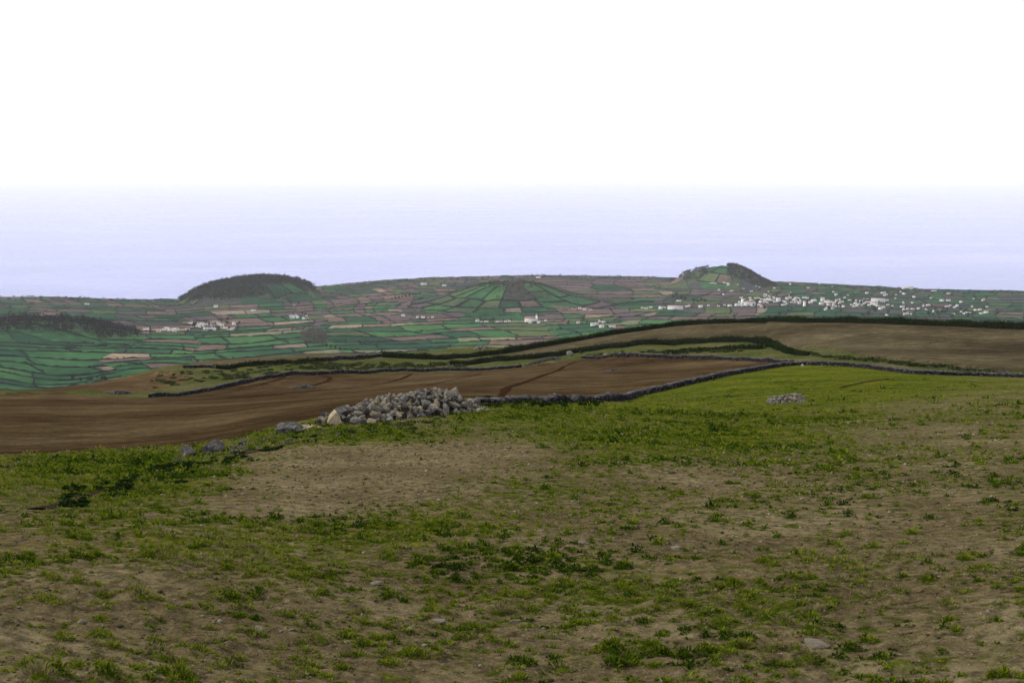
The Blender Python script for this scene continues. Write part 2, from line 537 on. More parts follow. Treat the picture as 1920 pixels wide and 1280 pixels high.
rough = np.where(zone == 0, 1.0, np.where(zone == 1, 1.3, 0.8))
disp = 0.08 * fbm(GX / 2.6, GY / 2.6, 1, 2) * carried(2.6)
disp += 0.030 * fbm(GX / 0.75, GY / 0.75, 3, 2) * carried(0.75)
disp += 0.035 * fbm(GX / 0.22, GY / 0.22, 4, 2) * carried(0.22)
_tf0 = turf_of(GPX, GPY, GX, GY)
disp += np.where(zone == 0, 0.045, 0) * np.clip((_tf0 - .42 + 1.7 * fbm(GX / .30, GY / .30, 7, 3)) * 1.6, 0, 1) * carried(0.30)
disp += 0.020 * fbm(GX / 0.09, GY / 0.09, 6, 2) * carried(0.09)
disp += np.where(zone == 1, 0.9, 0.0) * fbm(GX / 11.0, GY / 11.0, 5, 3) * np.clip((_D - 110) / 40, 0, 1)
GZ = GZ + disp * rough
# the terrace bank under the stubble field
_bk = [(1440, 640), (1490, 654), (1560, 661), (1640, 671), (1700, 679), (1800, 691), (1860, 697), (2300, 703)]
GZ = GZ + np.where(inS & (GPX > 1440), 0.5 * np.clip((np.interp(GPX, [p[0] for p in _bk], [p[1] for p in _bk]) - GPY) / 5.0, 0, 1), 0)


def _bil(G, X, Y):
    X = np.asarray(X, float); Y = np.asarray(Y, float)
    a = np.arctan2(X, Y); l = np.log(np.maximum(np.hypot(X, Y), 1.31))
    u = np.clip(np.interp(a, AZ, np.arange(NA)), 0, NA - 1.001)
    v = np.clip((l - LD[0]) / (LD[1] - LD[0]), 0, NR - 1.001)
    i = u.astype(int); j = v.astype(int); fu = u - i; fv = v - j
    return (G[i, j] * (1 - fu) + G[i + 1, j] * fu) * (1 - fv) + (G[i, j + 1] * (1 - fu) + G[i + 1, j + 1] * fu) * fv


def hn(X, Y):
    return _bil(GZ, X, Y)


def hit(px, py, dmin=3.0):
    """where the sight line of a photo pixel meets the hillside"""
    a, s = ray(px, py)
    a = float(a); s = float(s)
    L = np.linspace(math.log(dmin), math.log(500), 2600)
    d = np.exp(L)
    z = hn(d * math.sin(a), d * math.cos(a))
    below = (CZ - s * d) <= z
    k = int(np.argmax(below)) if below.any() else len(d) - 1
    if not below.any():
        k = int(np.argmin((CZ - s * d) - z))
    d = d[k]
    x, y = d * math.sin(a), d * math.cos(a)
    return np.array([x, y, float(hn(x, y))])


turf_attr = turf_of(GPX, GPY, GX, GY)
turf_attr = turf_attr - .16 * np.clip((20 - _D) / 12, 0, 1)
turf_attr = np.where(zone == 1, 0.62 + 0.5 * fbm(GX / 9, GY / 9, 4, 3), turf_attr)
# split the hillside into its plots
VI = np.arange(NA * NR).reshape(NA, NR)
quads = np.stack([VI[:-1, :-1], VI[1:, :-1], VI[1:, 1:], VI[:-1, 1:]], -1).reshape(-1, 4)
qz = np.max(np.stack([zone[:-1, :-1], zone[1:, :-1], zone[1:, 1:], zone[:-1, 1:]], -1), -1).reshape(-1)
GV = np.stack([GX, GY, GZ], -1).reshape(-1, 3)
TA = turf_attr.reshape(-1)
for k, nm, mt in ((0, 'meadow', 'meadow'), (1, 'pasture', 'pasture'), (2, 'ploughed_field', 'plough'), (3, 'stubble_field', 'stubble'),
                  (4, 'fallow_strip', 'stubble'), (5, 'bare_soil_patch', 'redsoil')):
    f = quads[qz == k]
    if not len(f): continue
    u, inv = np.unique(f.ravel(), return_inverse=True)
    o = mesh_obj(nm, GV[u], inv.reshape(-1, 4)[:, ::-1], M[mt], smooth=True, attrs={'turf': TA[u]})
    tag(o, kind='structure')

# ================================================================== FAR COAST (height field)
FCTRL = {
    -150: [(556, 3300), (600, 2400), (650, 1800), (740, 1330)],
    110: [(556, 3250), (600, 2350), (650, 1750), (725, 1340)],
    350: [(561, 3200), (600, 2400), (640, 1850), (690, 1480)],
    600: [(537, 3350), (560, 2850), (600, 2300), (650, 1720)],
    750: [(523, 3520), (560, 2800), (600, 2300), (650, 1720)],
    870: [(519, 3600), (560, 2800), (600, 2300), (650, 1720)],
    1010: [(515, 3650), (545, 3050), (580, 2500), (620, 2000), (645, 1720)],
    1200: [(518, 3620), (550, 2950), (580, 2450), (612, 2050)],
    1440: [(528, 3500), (560, 2850), (595, 2250)],
    1560: [(533, 3450), (562, 2820), (596, 2250)],
    1700: [(540, 3400), (570, 2750), (600, 2250)],
    1855: [(544, 3380), (575, 2700), (607, 2150)],
    2100: [(549, 3350), (575, 2700), (610, 2150)],
}
_P, _v = [], []
SH_A, SH_D = [], []
for px, rows in FCTRL.items():
    for k, (py, d) in enumerate(rows):
        a, s = ray(px, py)
        a, s = float(a), float(s)
        if k == 0: SH_A.append(a); SH_D.append(d)
        _P.append((d * math.sin(a) / 1000, d * math.cos(a) / 1000)); _v.append(CZ - s * d)
    for d, z in ((700, 228), (1000, 178)):
        _P.append((d * math.sin(a) / 1000, d * math.cos(a) / 1000)); _v.append(z)
_far = tps_fit(np.array(_P), np.array(_v), 3e-3)


_HBX, _HBY = np.meshgrid(np.arange(-3000, 3001, 12.0), np.arange(300, 4201, 12.0), indexing='ij')
_HB = tps_eval(_far, _HBX / 1000, _HBY / 1000)


def h_base(X, Y):
    u = np.clip((np.asarray(X, float) + 3000) / 12.0, 0, _HB.shape[0] - 1.001)
    v = np.clip((np.asarray(Y, float) - 300) / 12.0, 0, _HB.shape[1] - 1.001)
    i = u.astype(int); j = v.astype(int); fu = u - i; fv = v - j
    return (_HB[i, j] * (1 - fu) + _HB[i + 1, j] * fu) * (1 - fv) + (_HB[i, j + 1] * (1 - fu) + _HB[i + 1, j + 1] * fu) * fv


def spot(px, d):
    a = float(ray(px, 600)[0])
    return d * math.sin(a), d * math.cos(a), a


def lerp_prof(pts):
    xs = [p[0] for p in pts]; ys = [p[1] for p in pts]
    return lambda r: np.interp(r, xs, ys)


HILLS = []      # (x, y, az, rx, ry, H, left profile, right profile)
for px, d, rx, ry, H, pl, pr in (
    (468, 3010, 186, 175, 62, [(0, .96), (.24, .93), (.58, .77), (.83, .50), (1.05, .1), (1.12, 0)], [(0, .96), (.19, 1.0), (.53, .88), (.78, .68), (.95, .42), (1.05, .16), (1.12, 0)]),
    (957, 2650, 260, 235, 57, [(0, .93), (.14, 1.0), (.22, 1.0), (.5, .62), (.8, .22), (1.1, 0)], [(0, .93), (.14, 1.0), (.24, .98), (.5, .58), (.8, .18), (1.1, 0)]),
    (1362, 3330, 160, 155, 62, [(0, 1.0), (.37, .88), (.69, .72), (.9, .48), (1.05, .2), (1.15, 0)], [(0, 1.0), (.16, 1.0), (.38, .76), (.60, .43), (.82, .1), (.92, 0)]),
    (55, 1960, 190, 125, 26, [(0, 1.0), (.4, .85), (.7, .45), (1.0, 0)], [(0, 1.0), (.35, .95), (.65, .60), (.85, .22), (1.0, 0)]),
):
    x, y, a = spot(px, d)
    HILLS.append((x, y, a, rx, ry, H, lerp_prof(pl), lerp_prof(pr)))


def hill_uv(k, X, Y):
    x, y, a, rx, ry, H, pl, pr = HILLS[k]
    dx, dy = X - x, Y - y
    u = (dx * math.cos(a) - dy * math.sin(a)) / rx
    w = (dx * math.sin(a) + dy * math.cos(a)) / ry
    return u, w


def hill_r(k, X, Y):
    u, w = hill_uv(k, np.asarray(X, float), np.asarray(Y, float))
    return np.hypot(u, w)


def hf(X, Y):
    X = np.asarray(X, float); Y = np.asarray(Y, float)
    z = h_base(X, Y) + 2.2 * fbm(X / 160, Y / 160, 2, 3)
    for k, (x, y, a, rx, ry, H, pl, pr) in enumerate(HILLS):
        u, w = hill_uv(k, X, Y)
        r = np.hypot(u, w) * (1 + 0.10 * fbm(X / 70, Y / 70, k, 2))
        c = 0.5 + 0.5 * u / np.maximum(np.hypot(u, w), 1e-6)
        z = z + H * (pl(r) * (1 - c) + pr(r) * c)
    return z


def shore_d(a):
    return np.interp(a, SH_A, SH_D) + 26 * fbm(np.asarray(a) * 60, np.asarray(a) * 0 + 3.3, 3, 4)


def hit_plain(px, py):
    """sight line -> point on the plain (hills left out), vectorised"""
    a, s = ray(px, py)
    lo = np.full(np.shape(a), 1150.0); hi = np.full(np.shape(a), 3900.0)
    for _ in range(26):
        mid = (lo + hi) / 2
        g = CZ - s * mid - h_base(mid * np.sin(a), mid * np.cos(a))
        lo = np.where(g > 0, mid, lo); hi = np.where(g > 0, hi, mid)
    d = np.minimum((lo + hi) / 2, shore_d(a) - 4)
    return d * np.sin(a), d * np.cos(a)


def hit_far(px, py):
    a, s = ray(px, py)
    a = float(a); s = float(s)
    d = np.linspace(1250, float(shore_d(a)) - 8, 900)
    below = CZ - s * d <= hf(d * math.sin(a), d * math.cos(a))
    k = int(np.argmax(below)) if below.any() else len(d) - 1
    return d[k] * math.sin(a), d[k] * math.cos(a)


M['plain'] = mat_flat('coastal_scrubland', (0.040, 0.050, 0.034), 0.45, 0.03)
M['cliff'] = mat_flat('sea_cliff_rock', (0.06, 0.052, 0.048), 0.4, 0.05)
fa = np.linspace(R(-35), R(35), 440)
ft = np.linspace(0, 1, 170)
FA, FT = np.meshgrid(fa, ft, indexing='ij')
FD = 650 + (shore_d(FA) - 650) * FT
FX, FY = FD * np.sin(FA), FD * np.cos(FA)
FZ = hf(FX, FY) - 1.3
SX, SY = FX[:, -1:], FY[:, -1:]
c1 = 1.004 + 0.004 * RNG.random((440, 1)); c2 = 1.010 + 0.010 * RNG.random((440, 1))
FX = np.concatenate([FX, SX * c1, SX * c2], 1); FY = np.concatenate([FY, SY * c1, SY * c2], 1)
FZ = np.concatenate([FZ, FZ[:, -1:] * 0.55, FZ[:, -1:] * 0 - 4.0], 1)
VI = np.arange(FX.size).reshape(FX.shape)
quads = np.stack([VI[:-1, :-1], VI[:-1, 1:], VI[1:, 1:], VI[1:, :-1]], -1)
hid = np.zeros(quads.shape[:2], int)
qx = (FX[:-1, :-1] + FX[1:, 1:]) / 2; qy = (FY[:-1, :-1] + FY[1:, 1:]) / 2
for k in range(3):
    hid[hill_r(k, qx, qy) < 1.0] = k + 1
FV = np.stack([FX, FY, FZ], -1).reshape(-1, 3)


def take(sel, nm, mt):
    f = quads[sel].reshape(-1, 4)
    u, inv = np.unique(f.ravel(), return_inverse=True)
    return tag(mesh_obj(nm, FV[u], inv.reshape(-1, 4), mt, smooth=True), kind='structure')


last = np.zeros(hid.shape, bool); last[:, -2:] = True
plain = take((hid == 0) & ~last, 'coastal_plain', M['plain'])
take(last, 'sea_cliff', M['cliff'])
M['conegrass'] = mat_flat('cone_rough_grass', (0.036, 0.052, 0.026), 0.4, 0.02)
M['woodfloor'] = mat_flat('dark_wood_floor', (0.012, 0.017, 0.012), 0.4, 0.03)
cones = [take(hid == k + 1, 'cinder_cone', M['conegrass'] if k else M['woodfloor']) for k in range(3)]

# ------------------------------------------------------------------ sea
m, N, L, b = new_mat('sea_water')
p = pos_of(N)
w1 = n_noise(N, L, p, 0.05, 6, 0.65, (0.35, 1.0, 1.0), R(12))
w2 = n_noise(N, L, p, 0.0011, 7, 0.72, (0.38, 1.0, 1.0), R(-24))
L.new(n_ramp(N, L, w2, [(0.36, (0.060, 0.078, 0.29)), (0.5, (0.115, 0.135, 0.36)), (0.64, (0.21, 0.23, 0.45))]), b.inputs['Base Color'])
L.new(n_ramp(N, L, w2, [(0.3, 0.15), (0.7, 0.26)]), b.inputs['Roughness'])
b.inputs['IOR'].default_value = 1.33
b.inputs['Specular IOR Level'].default_value = 0.32
n_bump(N, L, b, w1, 3.0, 0.5)
M['sea'] = m
sa = np.linspace(R(-50), R(50), 97)
sd = np.concatenate([[2200.0], np.geomspace(3000, 200000, 48)])
SA, SD = np.meshgrid(sa, sd, indexing='ij')
VI = np.arange(SA.size).reshape(SA.shape)
tag(mesh_obj('sea', np.stack([SD * np.sin(SA), SD * np.cos(SA), SA * 0], -1).reshape(-1, 3),
             np.stack([VI[:-1, :-1], VI[:-1, 1:], VI[1:, 1:], VI[1:, :-1]], -1).reshape(-1, 4), M['sea'], smooth=True), kind='structure')

# ------------------------------------------------------------------ fields on the plain
FIELD_COLS = {
    'green': (0.019, 0.060, 0.024), 'bright': (0.029, 0.078, 0.027), 'deep': (0.012, 0.039, 0.021), 'olive': (0.042, 0.060, 0.027),
    'mauve': (0.062, 0.046, 0.050), 'brown': (0.082, 0.058, 0.050), 'tan': (0.130, 0.106, 0.082), 'pale': (0.095, 0.100, 0.058), 'dusk': (0.032, 0.036, 0.034),
}
for k, c in FIELD_COLS.items():
    M['f_' + k] = mat_field('field_' + k, c)
PAL = {
    'coast': [('dusk', 4), ('mauve', 4), ('olive', 3), ('deep', 2), ('brown', 1)],
    'left': [('dusk', 2), ('deep', 3), ('green', 3), ('mauve', 2), ('olive', 2), ('brown', 1)],
    'mixed': [('green', 3), ('brown', 3), ('tan', 2), ('mauve', 3), ('deep', 1), ('olive', 1), ('pale', 1)],
    'browns': [('mauve', 5), ('brown', 4), ('green', 2), ('tan', 1), ('deep', 1), ('olive', 2)],
    'greens': [('green', 6), ('bright', 4), ('deep', 2), ('pale', 1), ('brown', 1), ('olive', 1)],
    'strips': [('green', 14), ('bright', 7), ('deep', 2), ('tan', 1)],
    'right': [('deep', 5), ('dusk', 4), ('green', 2), ('olive', 2), ('mauve', 1)],
}
XC = [-160, 110, 340, 600, 780, 1000, 1200, 1440, 1700, 2080]
LN = [
    [557, 558, 562.5, 538.5, 523.5, 517, 519.5, 529.5, 542, 549],
    [577, 578, 580, 563, 552, 546, 546, 550, 560, 566],
    [600, 600, 603, 590, 585, 581, 578, 574, 582, 588],
    [622, 626, 630, 617, 610, 604, 601, 598, 600, 605],
    [655, 662, 665, 648, 642, 636, 628, 618, 618, 622],
    [760, 752, 722, 692, 680, 672, 655, 640, 636, 640],
]
ZPAL = [['coast'] * 7 + ['right'] * 2,
        ['left', 'left', 'mixed', 'browns', 'browns', 'browns', 'coast', 'right', 'right'],
        ['left', 'mixed', 'mixed', 'browns', 'greens', 'browns', 'browns', 'right', 'right'],
        ['strips', 'greens', 'greens', 'greens', 'greens', 'greens', 'greens', 'right', 'right'],
        ['strips', 'strips', 'greens', 'greens', 'greens', 'greens', 'greens', 'greens', 'greens']]
ZPAL.append(None)
fields, lines = [], []      # field: (verts, faces, palette, size); line: (polyline px, width, height)


def wob(j, y):
    return 26 * np.sin(y / 15.0 + j * 2.3) + 14 * np.sin(y / 6.1 + j) + (y - 600) * (0.9 if j < 6 else -0.6) * (1 + .4 * math.sin(j * 1.7))


def zone_map(i, j):
    x0, x1 = XC[j], XC[j + 1]
    t0, t1, b0, b1 = LN[i][j], LN[i][j + 1], LN[i + 1][j], LN[i + 1][j + 1]

    def f(u, v):
        t = t0 + (t1 - t0) * u; bt = b0 + (b1 - b0) * u
        y = t + (bt - t) * v
        k = (bt - t)
        x = (x0 + wob(j, y)) * (1 - u) + (x1 + wob(j + 1, y)) * u
        y = y + k * 0.05 * np.sin(x / 47.0 + 3 * v + i) * np.minimum(v, 1 - v) * 4
        return x, y
    return f


rf = random.Random(3)
for i in range(5):
    for j in range(9):
        f = zone_map(i, j)
        hpx = ((LN[i + 1][j] - LN[i][j]) + (LN[i + 1][j + 1] - LN[i][j + 1])) / 2
        wpx = XC[j + 1] - XC[j]
        rowpx = [4.4, 5.6, 6.8, 7.4, 8.6][i]
        cellpx = [32, 42, 52, 72, 100][i]
        if j <= 1 and i >= 3: cellpx *= 1.35
        if j >= 7: rowpx *= 0.9
        nr = max(2, round(hpx / rowpx))
        vs = [0.0]
        for k in range(nr): vs.append(vs[-1] + rf.uniform(0.55, 1.45))
        vs = [v / vs[-1] for v in vs]
        slant = [0.3, 0.5, 0.6, 0.8, 1.0][i] * rf.uniform(0.6, 1.3) * (1 if j <= 4 else rf.choice((-1, 1)))
        prev_cuts = None
        for k in range(nr):
            v0, v1 = vs[k], vs[k + 1]
            rh = (v1 - v0) * hpx
            if prev_cuts and rf.random() < 0.45:
                cuts = [c + slant * rh / wpx for c in prev_cuts]
                cuts = [c for c in cuts if 0.04 < c < 0.96]
            else:
                cuts, u = [], rf.uniform(0.2, 1.0) * cellpx / wpx
                while u < 0.95:
                    cuts.append(u); u += cellpx / wpx * rf.uniform(0.5, 1.7)
            prev_cuts = cuts
            cl = [(0.0, 0.0)] + [(c, c + slant * rh / wpx) for c in cuts if c + slant * rh / wpx < 0.98] + [(1.0, 1.0)]
            lines.append(([f(u, v0) for u in np.linspace(0, 1, 14)], 'row', i))
            for q in range(len(cl) - 1):
                (a0, a1), (b0_, b1_) = cl[q], cl[q + 1]
                if b0_ - a0 < 0.01 or b1_ - a1 < 0.01: continue
                U = np.linspace(0, 1, 6); W = np.linspace(0, 1, 3)
                UU, WW = np.meshgrid(U, W, indexing='ij')
                uu = (a0 + (b0_ - a0) * UU) * (1 - WW) + (a1 + (b1_ - a1) * UU) * WW
                px, py = f(uu, v0 + (v1 - v0) * WW)
                zp = PAL[ZPAL[i][min(8, max(0, j + rf.choices((0, -1, 1), (6, 2, 2))[0]))]]
                fields.append((px, py, rf.choices([n for n, _ in zp], [w for _, w in zp])[0], (b0_ - a0) * wpx * rh))
                if q: lines.append(([f(a0 + (a1 - a0) * t, v0 + (v1 - v0) * t) for t in (0, .33, .66, 1)], 'cut', i))

VI6 = np.arange(18).reshape(6, 3)
FQ = np.stack([VI6[:-1, :-1], VI6[:-1, 1:], VI6[1:, 1:], VI6[1:, :-1]], -1).reshape(-1, 4)
allx, ally = [], []
px = np.stack([q[0] for q in fields]); py = np.stack([q[1] for q in fields])
fx, fy = hit_plain(px, py)
fz = hf(fx, fy) + 0.1
keep = []
for n in range(len(fields)):
    cx, cy = fx[n].mean(), fy[n].mean()
    r = [float(hill_r(k, cx, cy)) for k in range(4)]
    if r[0] < 0.93 or r[1] < 1.02 or r[2] < 0.93: continue
    vis = (px[n].mean() > -60) and (px[n].mean() < 1990)
    if not vis: continue
    keep.append(n)
# hand-set colours of a few plots that stand out in the photograph
for qx_, qy_, cname in ((420, 585, 'tan'), (330, 645, 'brown'), (540, 646, 'tan'), (760, 611, 'pale'), (800, 632, 'brown'), (970, 634, 'brown'),
                        (650, 618, 'tan'), (160, 690, 'tan'), (700, 546, 'tan'), (690, 566, 'tan'), (640, 600, 'brown'), (1420, 578, 'tan'), (190, 672, 'brown')):
    dd = [abs(px[n].mean() - qx_) + 5 * abs(py[n].mean() - qy_) for n in keep]
    n = keep[int(np.argmin(dd))]
    fields[n] = (fields[n][0], fields[n][1], cname, fields[n][3])
keep.sort(key=lambda n: -fields[n][3])
rest = {}
for q, n in enumerate(keep):
    V = np.stack([fx[n], fy[n], fz[n]], -1).reshape(-1, 3)
    if q < 295:
        mesh_obj('field', V, FQ, M['f_' + fields[n][2]], plain, smooth=True)
    else:
        rest.setdefault(fields[n][2], []).append(V)
# the many smaller plots: one part, several materials
V, F, mi, mats, off = [], [], [], [], 0
for cname, Ls in rest.items():
    mats.append(M['f_' + cname])
    for v in Ls:
        V.append(v); F.append(FQ + off); mi += [len(mats) - 1] * len(FQ); off += 18
o = mesh_obj('field_patchwork', np.concatenate(V), np.concatenate(F), None, plain, smooth=True)
for mt in mats: o.data.materials.append(mt)
o.data.polygons.foreach_set('material_index', np.array(mi, np.int32))
tag(o, kind='stuff')

# ------------------------------------------------------------------ fields of the middle cone, in wedges
def wedge(k, r0, r1, t0, t1, nr=6, nt=6):
    x, y, a, rx, ry = HILLS[k][:5]
    rr, tt = np.meshgrid(np.linspace(r0, r1, nr), np.linspace(t0, t1, nt), indexing='ij')
    u = rr * np.cos(tt) * rx; w = rr * np.sin(tt) * ry
    X = x + u * math.cos(a) + w * math.sin(a); Y = y - u * math.sin(a) + w * math.cos(a)
    return X, Y


def grid_faces(n, m):
    I = np.arange(n * m).reshape(n, m)
    return np.stack([I[:-1, :-1], I[1:, :-1], I[1:, 1:], I[:-1, 1:]], -1).reshape(-1, 4)


cone_lines = []


def cone_field(k, r0, r1, d0, d1, cname):
    X, Y = wedge(k, r0, r1, R(d0), R(d1))
    V = np.stack([X, Y, hf(X, Y) + 0.25], -1).reshape(-1, 3)
    mesh_obj('field', V, grid_faces(6, 6), M['f_' + cname], cones[k], smooth=True)
    cone_lines.append((X[-1], Y[-1])); cone_lines.append((X[:, 0], Y[:, 0])); cone_lines.append((X[:, -1], Y[:, -1]))


# angles: 0 right, 270 towards the camera, 180 left
for r0, r1, d0, d1, c in (
    (.24, .62, 186, 205, 'olive'), (.24, .62, 206, 224, 'bright'), (.24, .62, 225, 243, 'green'), (.24, .64, 244, 262, 'bright'),
    (.24, .66, 263, 292, 'dusk'), (.24, .45, 293, 322, 'bright'), (.46, .72, 293, 318, 'green'), (.24, .60, 323, 345, 'bright'), (.62, .92, 319, 345, 'green'),
    (.64, .85, 192, 214, 'olive'), (.64, .86, 215, 232, 'olive'), (.65, .86, 233, 248, 'green'), (.66, .86, 249, 262, 'olive'), (.68, .86, 263, 276, 'deep'),
    (.68, .86, 277, 290, 'brown'), (.74, .96, 291, 317, 'green'), (.88, 1.06, 196, 214, 'mauve'), (.88, 1.06, 215, 232, 'bright'), (.88, 1.06, 233, 250, 'olive'),
    (.88, 1.06, 251, 266, 'green'), (.88, 1.06, 267, 276, 'tan'), (.88, 1.06, 277, 300, 'green'), (.98, 1.10, 301, 318, 'brown'), (.94, 1.1, 319, 345, 'mauve'),
    (.24, .9, 346, 372, 'dusk'), (.62, 1.0, 170, 191, 'dusk'), (0.0, .22, 180, 360, 'mauve')):
    cone_field(1, r0, r1, d0, d1, c)
for r0, r1, d0, d1, c in ((.30, .62, 205, 236, 'deep'), (.30, .60, 237, 275, 'green'), (.10, .29, 200, 290, 'deep'), (.63, .95, 232, 255, 'olive'),
                          (.62, .95, 256, 276, 'brown'), (.62, .95, 277, 296, 'brown'), (.66, .95, 297, 322, 'mauve')):
    cone_field(2, r0, r1, d0, d1, c)
for r0, r1, d0, d1, c in ((.74, 1.05, 290, 306, 'deep'), (.74, 1.05, 307, 326, 'green')):
    cone_field(0, r0, r1, d0, d1, c)

# ------------------------------------------------------------------ hedged walls between the fields
M['fieldwall'] = mat_flat('hedged_stone_wall', (0.009, 0.014, 0.012), 0.35, 0.2)


def strip_mesh(X, Y, hfun, w, h, sink=0.6, jit=0.25):
    X, Y = np.asarray(X, float), np.asarray(Y, float)
    n = len(X)
    tx, ty = np.gradient(X), np.gradient(Y)
    l = np.maximum(np.hypot(tx, ty), 1e-6)
    nx, ny = -ty / l, tx / l
    Z = hfun(X, Y)
    rows = []
    hh = h * (1 + jit * (RNG.random(n) * 2 - 1)); ww = w * (1 + jit * (RNG.random(n) * 2 - 1))
    for o, q in ((-.5, 0), (-.42, .8), (0, 1.0), (.42, .8), (.5, 0)):
        rows.append(np.stack([X + nx * ww * o, Y + ny * ww * o, Z + (q * hh if q else -sink)], -1))
    V = np.stack(rows, 1).reshape(-1, 3)
    I = np.arange(n * 5).reshape(n, 5)
    F = np.stack([I[:-1, :-1], I[:-1, 1:], I[1:, 1:], I[1:, :-1]], -1).reshape(-1, 4)
    caps = np.array([[I[0, 0], I[0, 1], I[0, 3], I[0, 4]], [I[-1, 4], I[-1, 3], I[-1, 1], I[-1, 0]]])
    tri = np.array([[I[0, 1], I[0, 2], I[0, 3]], [I[-1, 3], I[-1, 2], I[-1, 1]]])
    return V, [np.concatenate([F, caps]), tri]


wall_items = []
for pl, kind, i in lines:
    p = np.array(pl)
    t = np.linspace(0, 1, 24 if kind == 'row' else 7)
    s = np.linspace(0, 1, len(p))
    X, Y = hit_plain(np.interp(t, s, p[:, 0]), np.interp(t, s, p[:, 1]))
    mx, my = p[:, 0].mean(), p[:, 1].mean()
    if mx < -60 or mx > 1990: continue
    cut = np.ones(len(X), bool)
    for k, lim in ((0, .93), (1, 1.04), (2, .93)):
        cut &= hill_r(k, X, Y) > lim
    run = []
    for q in range(len(X) + 1):
        if q < len(X) and cut[q]: run.append(q)
        else:
            if len(run) > 2:
                ln = np.hypot(np.diff(X[run]), np.diff(Y[run])).sum()
                d = np.hypot(X[run].mean(), Y[run].mean())
                wall_items.append((ln / d, X[run], Y[run], i, kind))
            run = []
for X, Y in cone_lines:
    ln = np.hypot(np.diff(X), np.diff(Y)).sum(); d = np.hypot(X.mean(), Y.mean())
    wall_items.append((ln / d, X, Y, 2, 'cone'))
wall_items.sort(key=lambda q: -q[0])
restV, restQ, restT, off = [], [], [], 0
# the plot boundaries differ only by where they run; name the stretch of coast each one lies in
for n, (sz, X, Y, i, kind) in enumerate(wall_items):
    far = [1.0, 1.1, 1.2, 1.2, 1.15][i]
    h = {'row': 2.0, 'cut': 2.2, 'cone': 2.4}[kind] * far * RNG.uniform(0.75, 1.35)
    V, F = strip_mesh(X, Y, hf, 1.5 * RNG.uniform(0.6, 1.4), h * .72, 1.5, .6)
    if n < 295:
        loc = V[0].copy()
        o = mesh_obj('field_wall', V, F, M['fieldwall'], loc=loc)
        ppx, ppy = proj(X.mean(), Y.mean(), float(hf(X.mean(), Y.mean())))
        if kind == 'cone':
            lab, g = 'dark hedge line running over the slopes of a cinder cone', 'hedge lines on the cinder cones'
        else:
            side = 'left end' if ppx < 420 else 'middle' if ppx < 1180 else 'right end'
            dep = 'near the shore' if i == 0 else 'among the far fields' if i <= 2 else 'among the nearer green fields'
            lab = f'thin dark hedged wall {dep} at the {side} of the coastal plain'
            g = f'hedged field walls {dep}, {side}'
        tag(o, lab, 'field wall', g)
    else:
        restV.append(V); restQ.append(F[0] + off); restT.append(F[1] + off); off += len(V)
tag(mesh_obj('field_wall_network', np.concatenate(restV), [np.concatenate(restQ), np.concatenate(restT)], M['fieldwall']),
    'network of smaller dark hedged walls covering the coastal plain', 'field walls', kind='stuff')

# ================================================================== trees
M['wood'] = mat_leaf('wood_leaves', [(0.002, 0.003, 0.005), (0.005, 0.008, 0.009), (0.010, 0.014, 0.013), (0.020, 0.023, 0.018)], 0.0)
M['woodbrown'] = mat_leaf('bare_wood_twigs', [(0.055, 0.050, 0.046), (0.085, 0.076, 0.070), (0.115, 0.102, 0.092), (0.065, 0.066, 0.055)], 0.1)
M['bark'] = mat_flat('tree_bark', (0.045, 0.037, 0.031), 0.3, 3.0)


def crown_arrays(rng, n_clumps, per, rx, rz, z0, leaf):
    """leaf-sized quads gathered in clumps through a crown's volume"""
    V, F = [], []
    c = rng.normal(size=(n_clumps, 3)); c /= np.linalg.norm(c, axis=1)[:, None]
    c *= (rng.random((n_clumps, 1)) ** 0.45)
    c = c * [rx, rx, rz] + [0, 0, z0 + rz]
    P = np.repeat(c, per, 0) + rng.normal(size=(n_clumps * per, 3)) * [rx * .24, rx * .24, rz * .2]
    n = len(P)
    a = rng.normal(size=(n, 3)); a /= np.linalg.norm(a, axis=1)[:, None]
    b = rng.normal(size=(n, 3)); b -= (b * a).sum(1)[:, None] * a; b /= np.linalg.norm(b, axis=1)[:, None]
    s = leaf * (0.6 + 0.8 * rng.random((n, 1)))
    V = np.stack([P - a * s, P + b * s * .6, P + a * s, P - b * s * .6], 1).reshape(-1, 3)
    F = np.arange(n * 4).reshape(-1, 4)
    return V, F


def trunk_arrays(rng, h, r, limbs=4, seg=6, reach=0.5):
    V, F, off = [], [], 0

    def tube(p0, p1, r0, r1):
        nonlocal off
        p0, p1 = np.array(p0, float), np.array(p1, float)
        d = (p1 - p0) / np.linalg.norm(p1 - p0)
        a = np.cross(d, [0.31, 0.9, 0.2]); a /= np.linalg.norm(a); b = np.cross(d, a)
        t = np.linspace(0, 2 * np.pi, seg, endpoint=False)
        ring = np.cos(t)[:, None] * a + np.sin(t)[:, None] * b
        V.append(p0 + ring * r0); V.append(p1 + ring * r1)
        i = np.arange(seg); j = (i + 1) % seg
        F.append(np.stack([i, j, j + seg, i + seg], -1) + off)
        off += 2 * seg
    tube((0, 0, -0.4), (0, 0, h * .5), r, r * .7)
    tube((0, 0, h * .5), (rng.normal() * .3, rng.normal() * .3, h), r * .7, r * .15)
    for k in range(limbs):
        t = 2 * np.pi * (k + rng.random() * .6) / limbs
        z = h * rng.uniform(.35, .6)
        tube((0, 0, z), (math.cos(t) * h * .3 * reach * 2, math.sin(t) * h * .3 * reach * 2, z + h * rng.uniform(.2, .35)), r * .45, r * .1)
    return np.concatenate(V), np.concatenate(F)


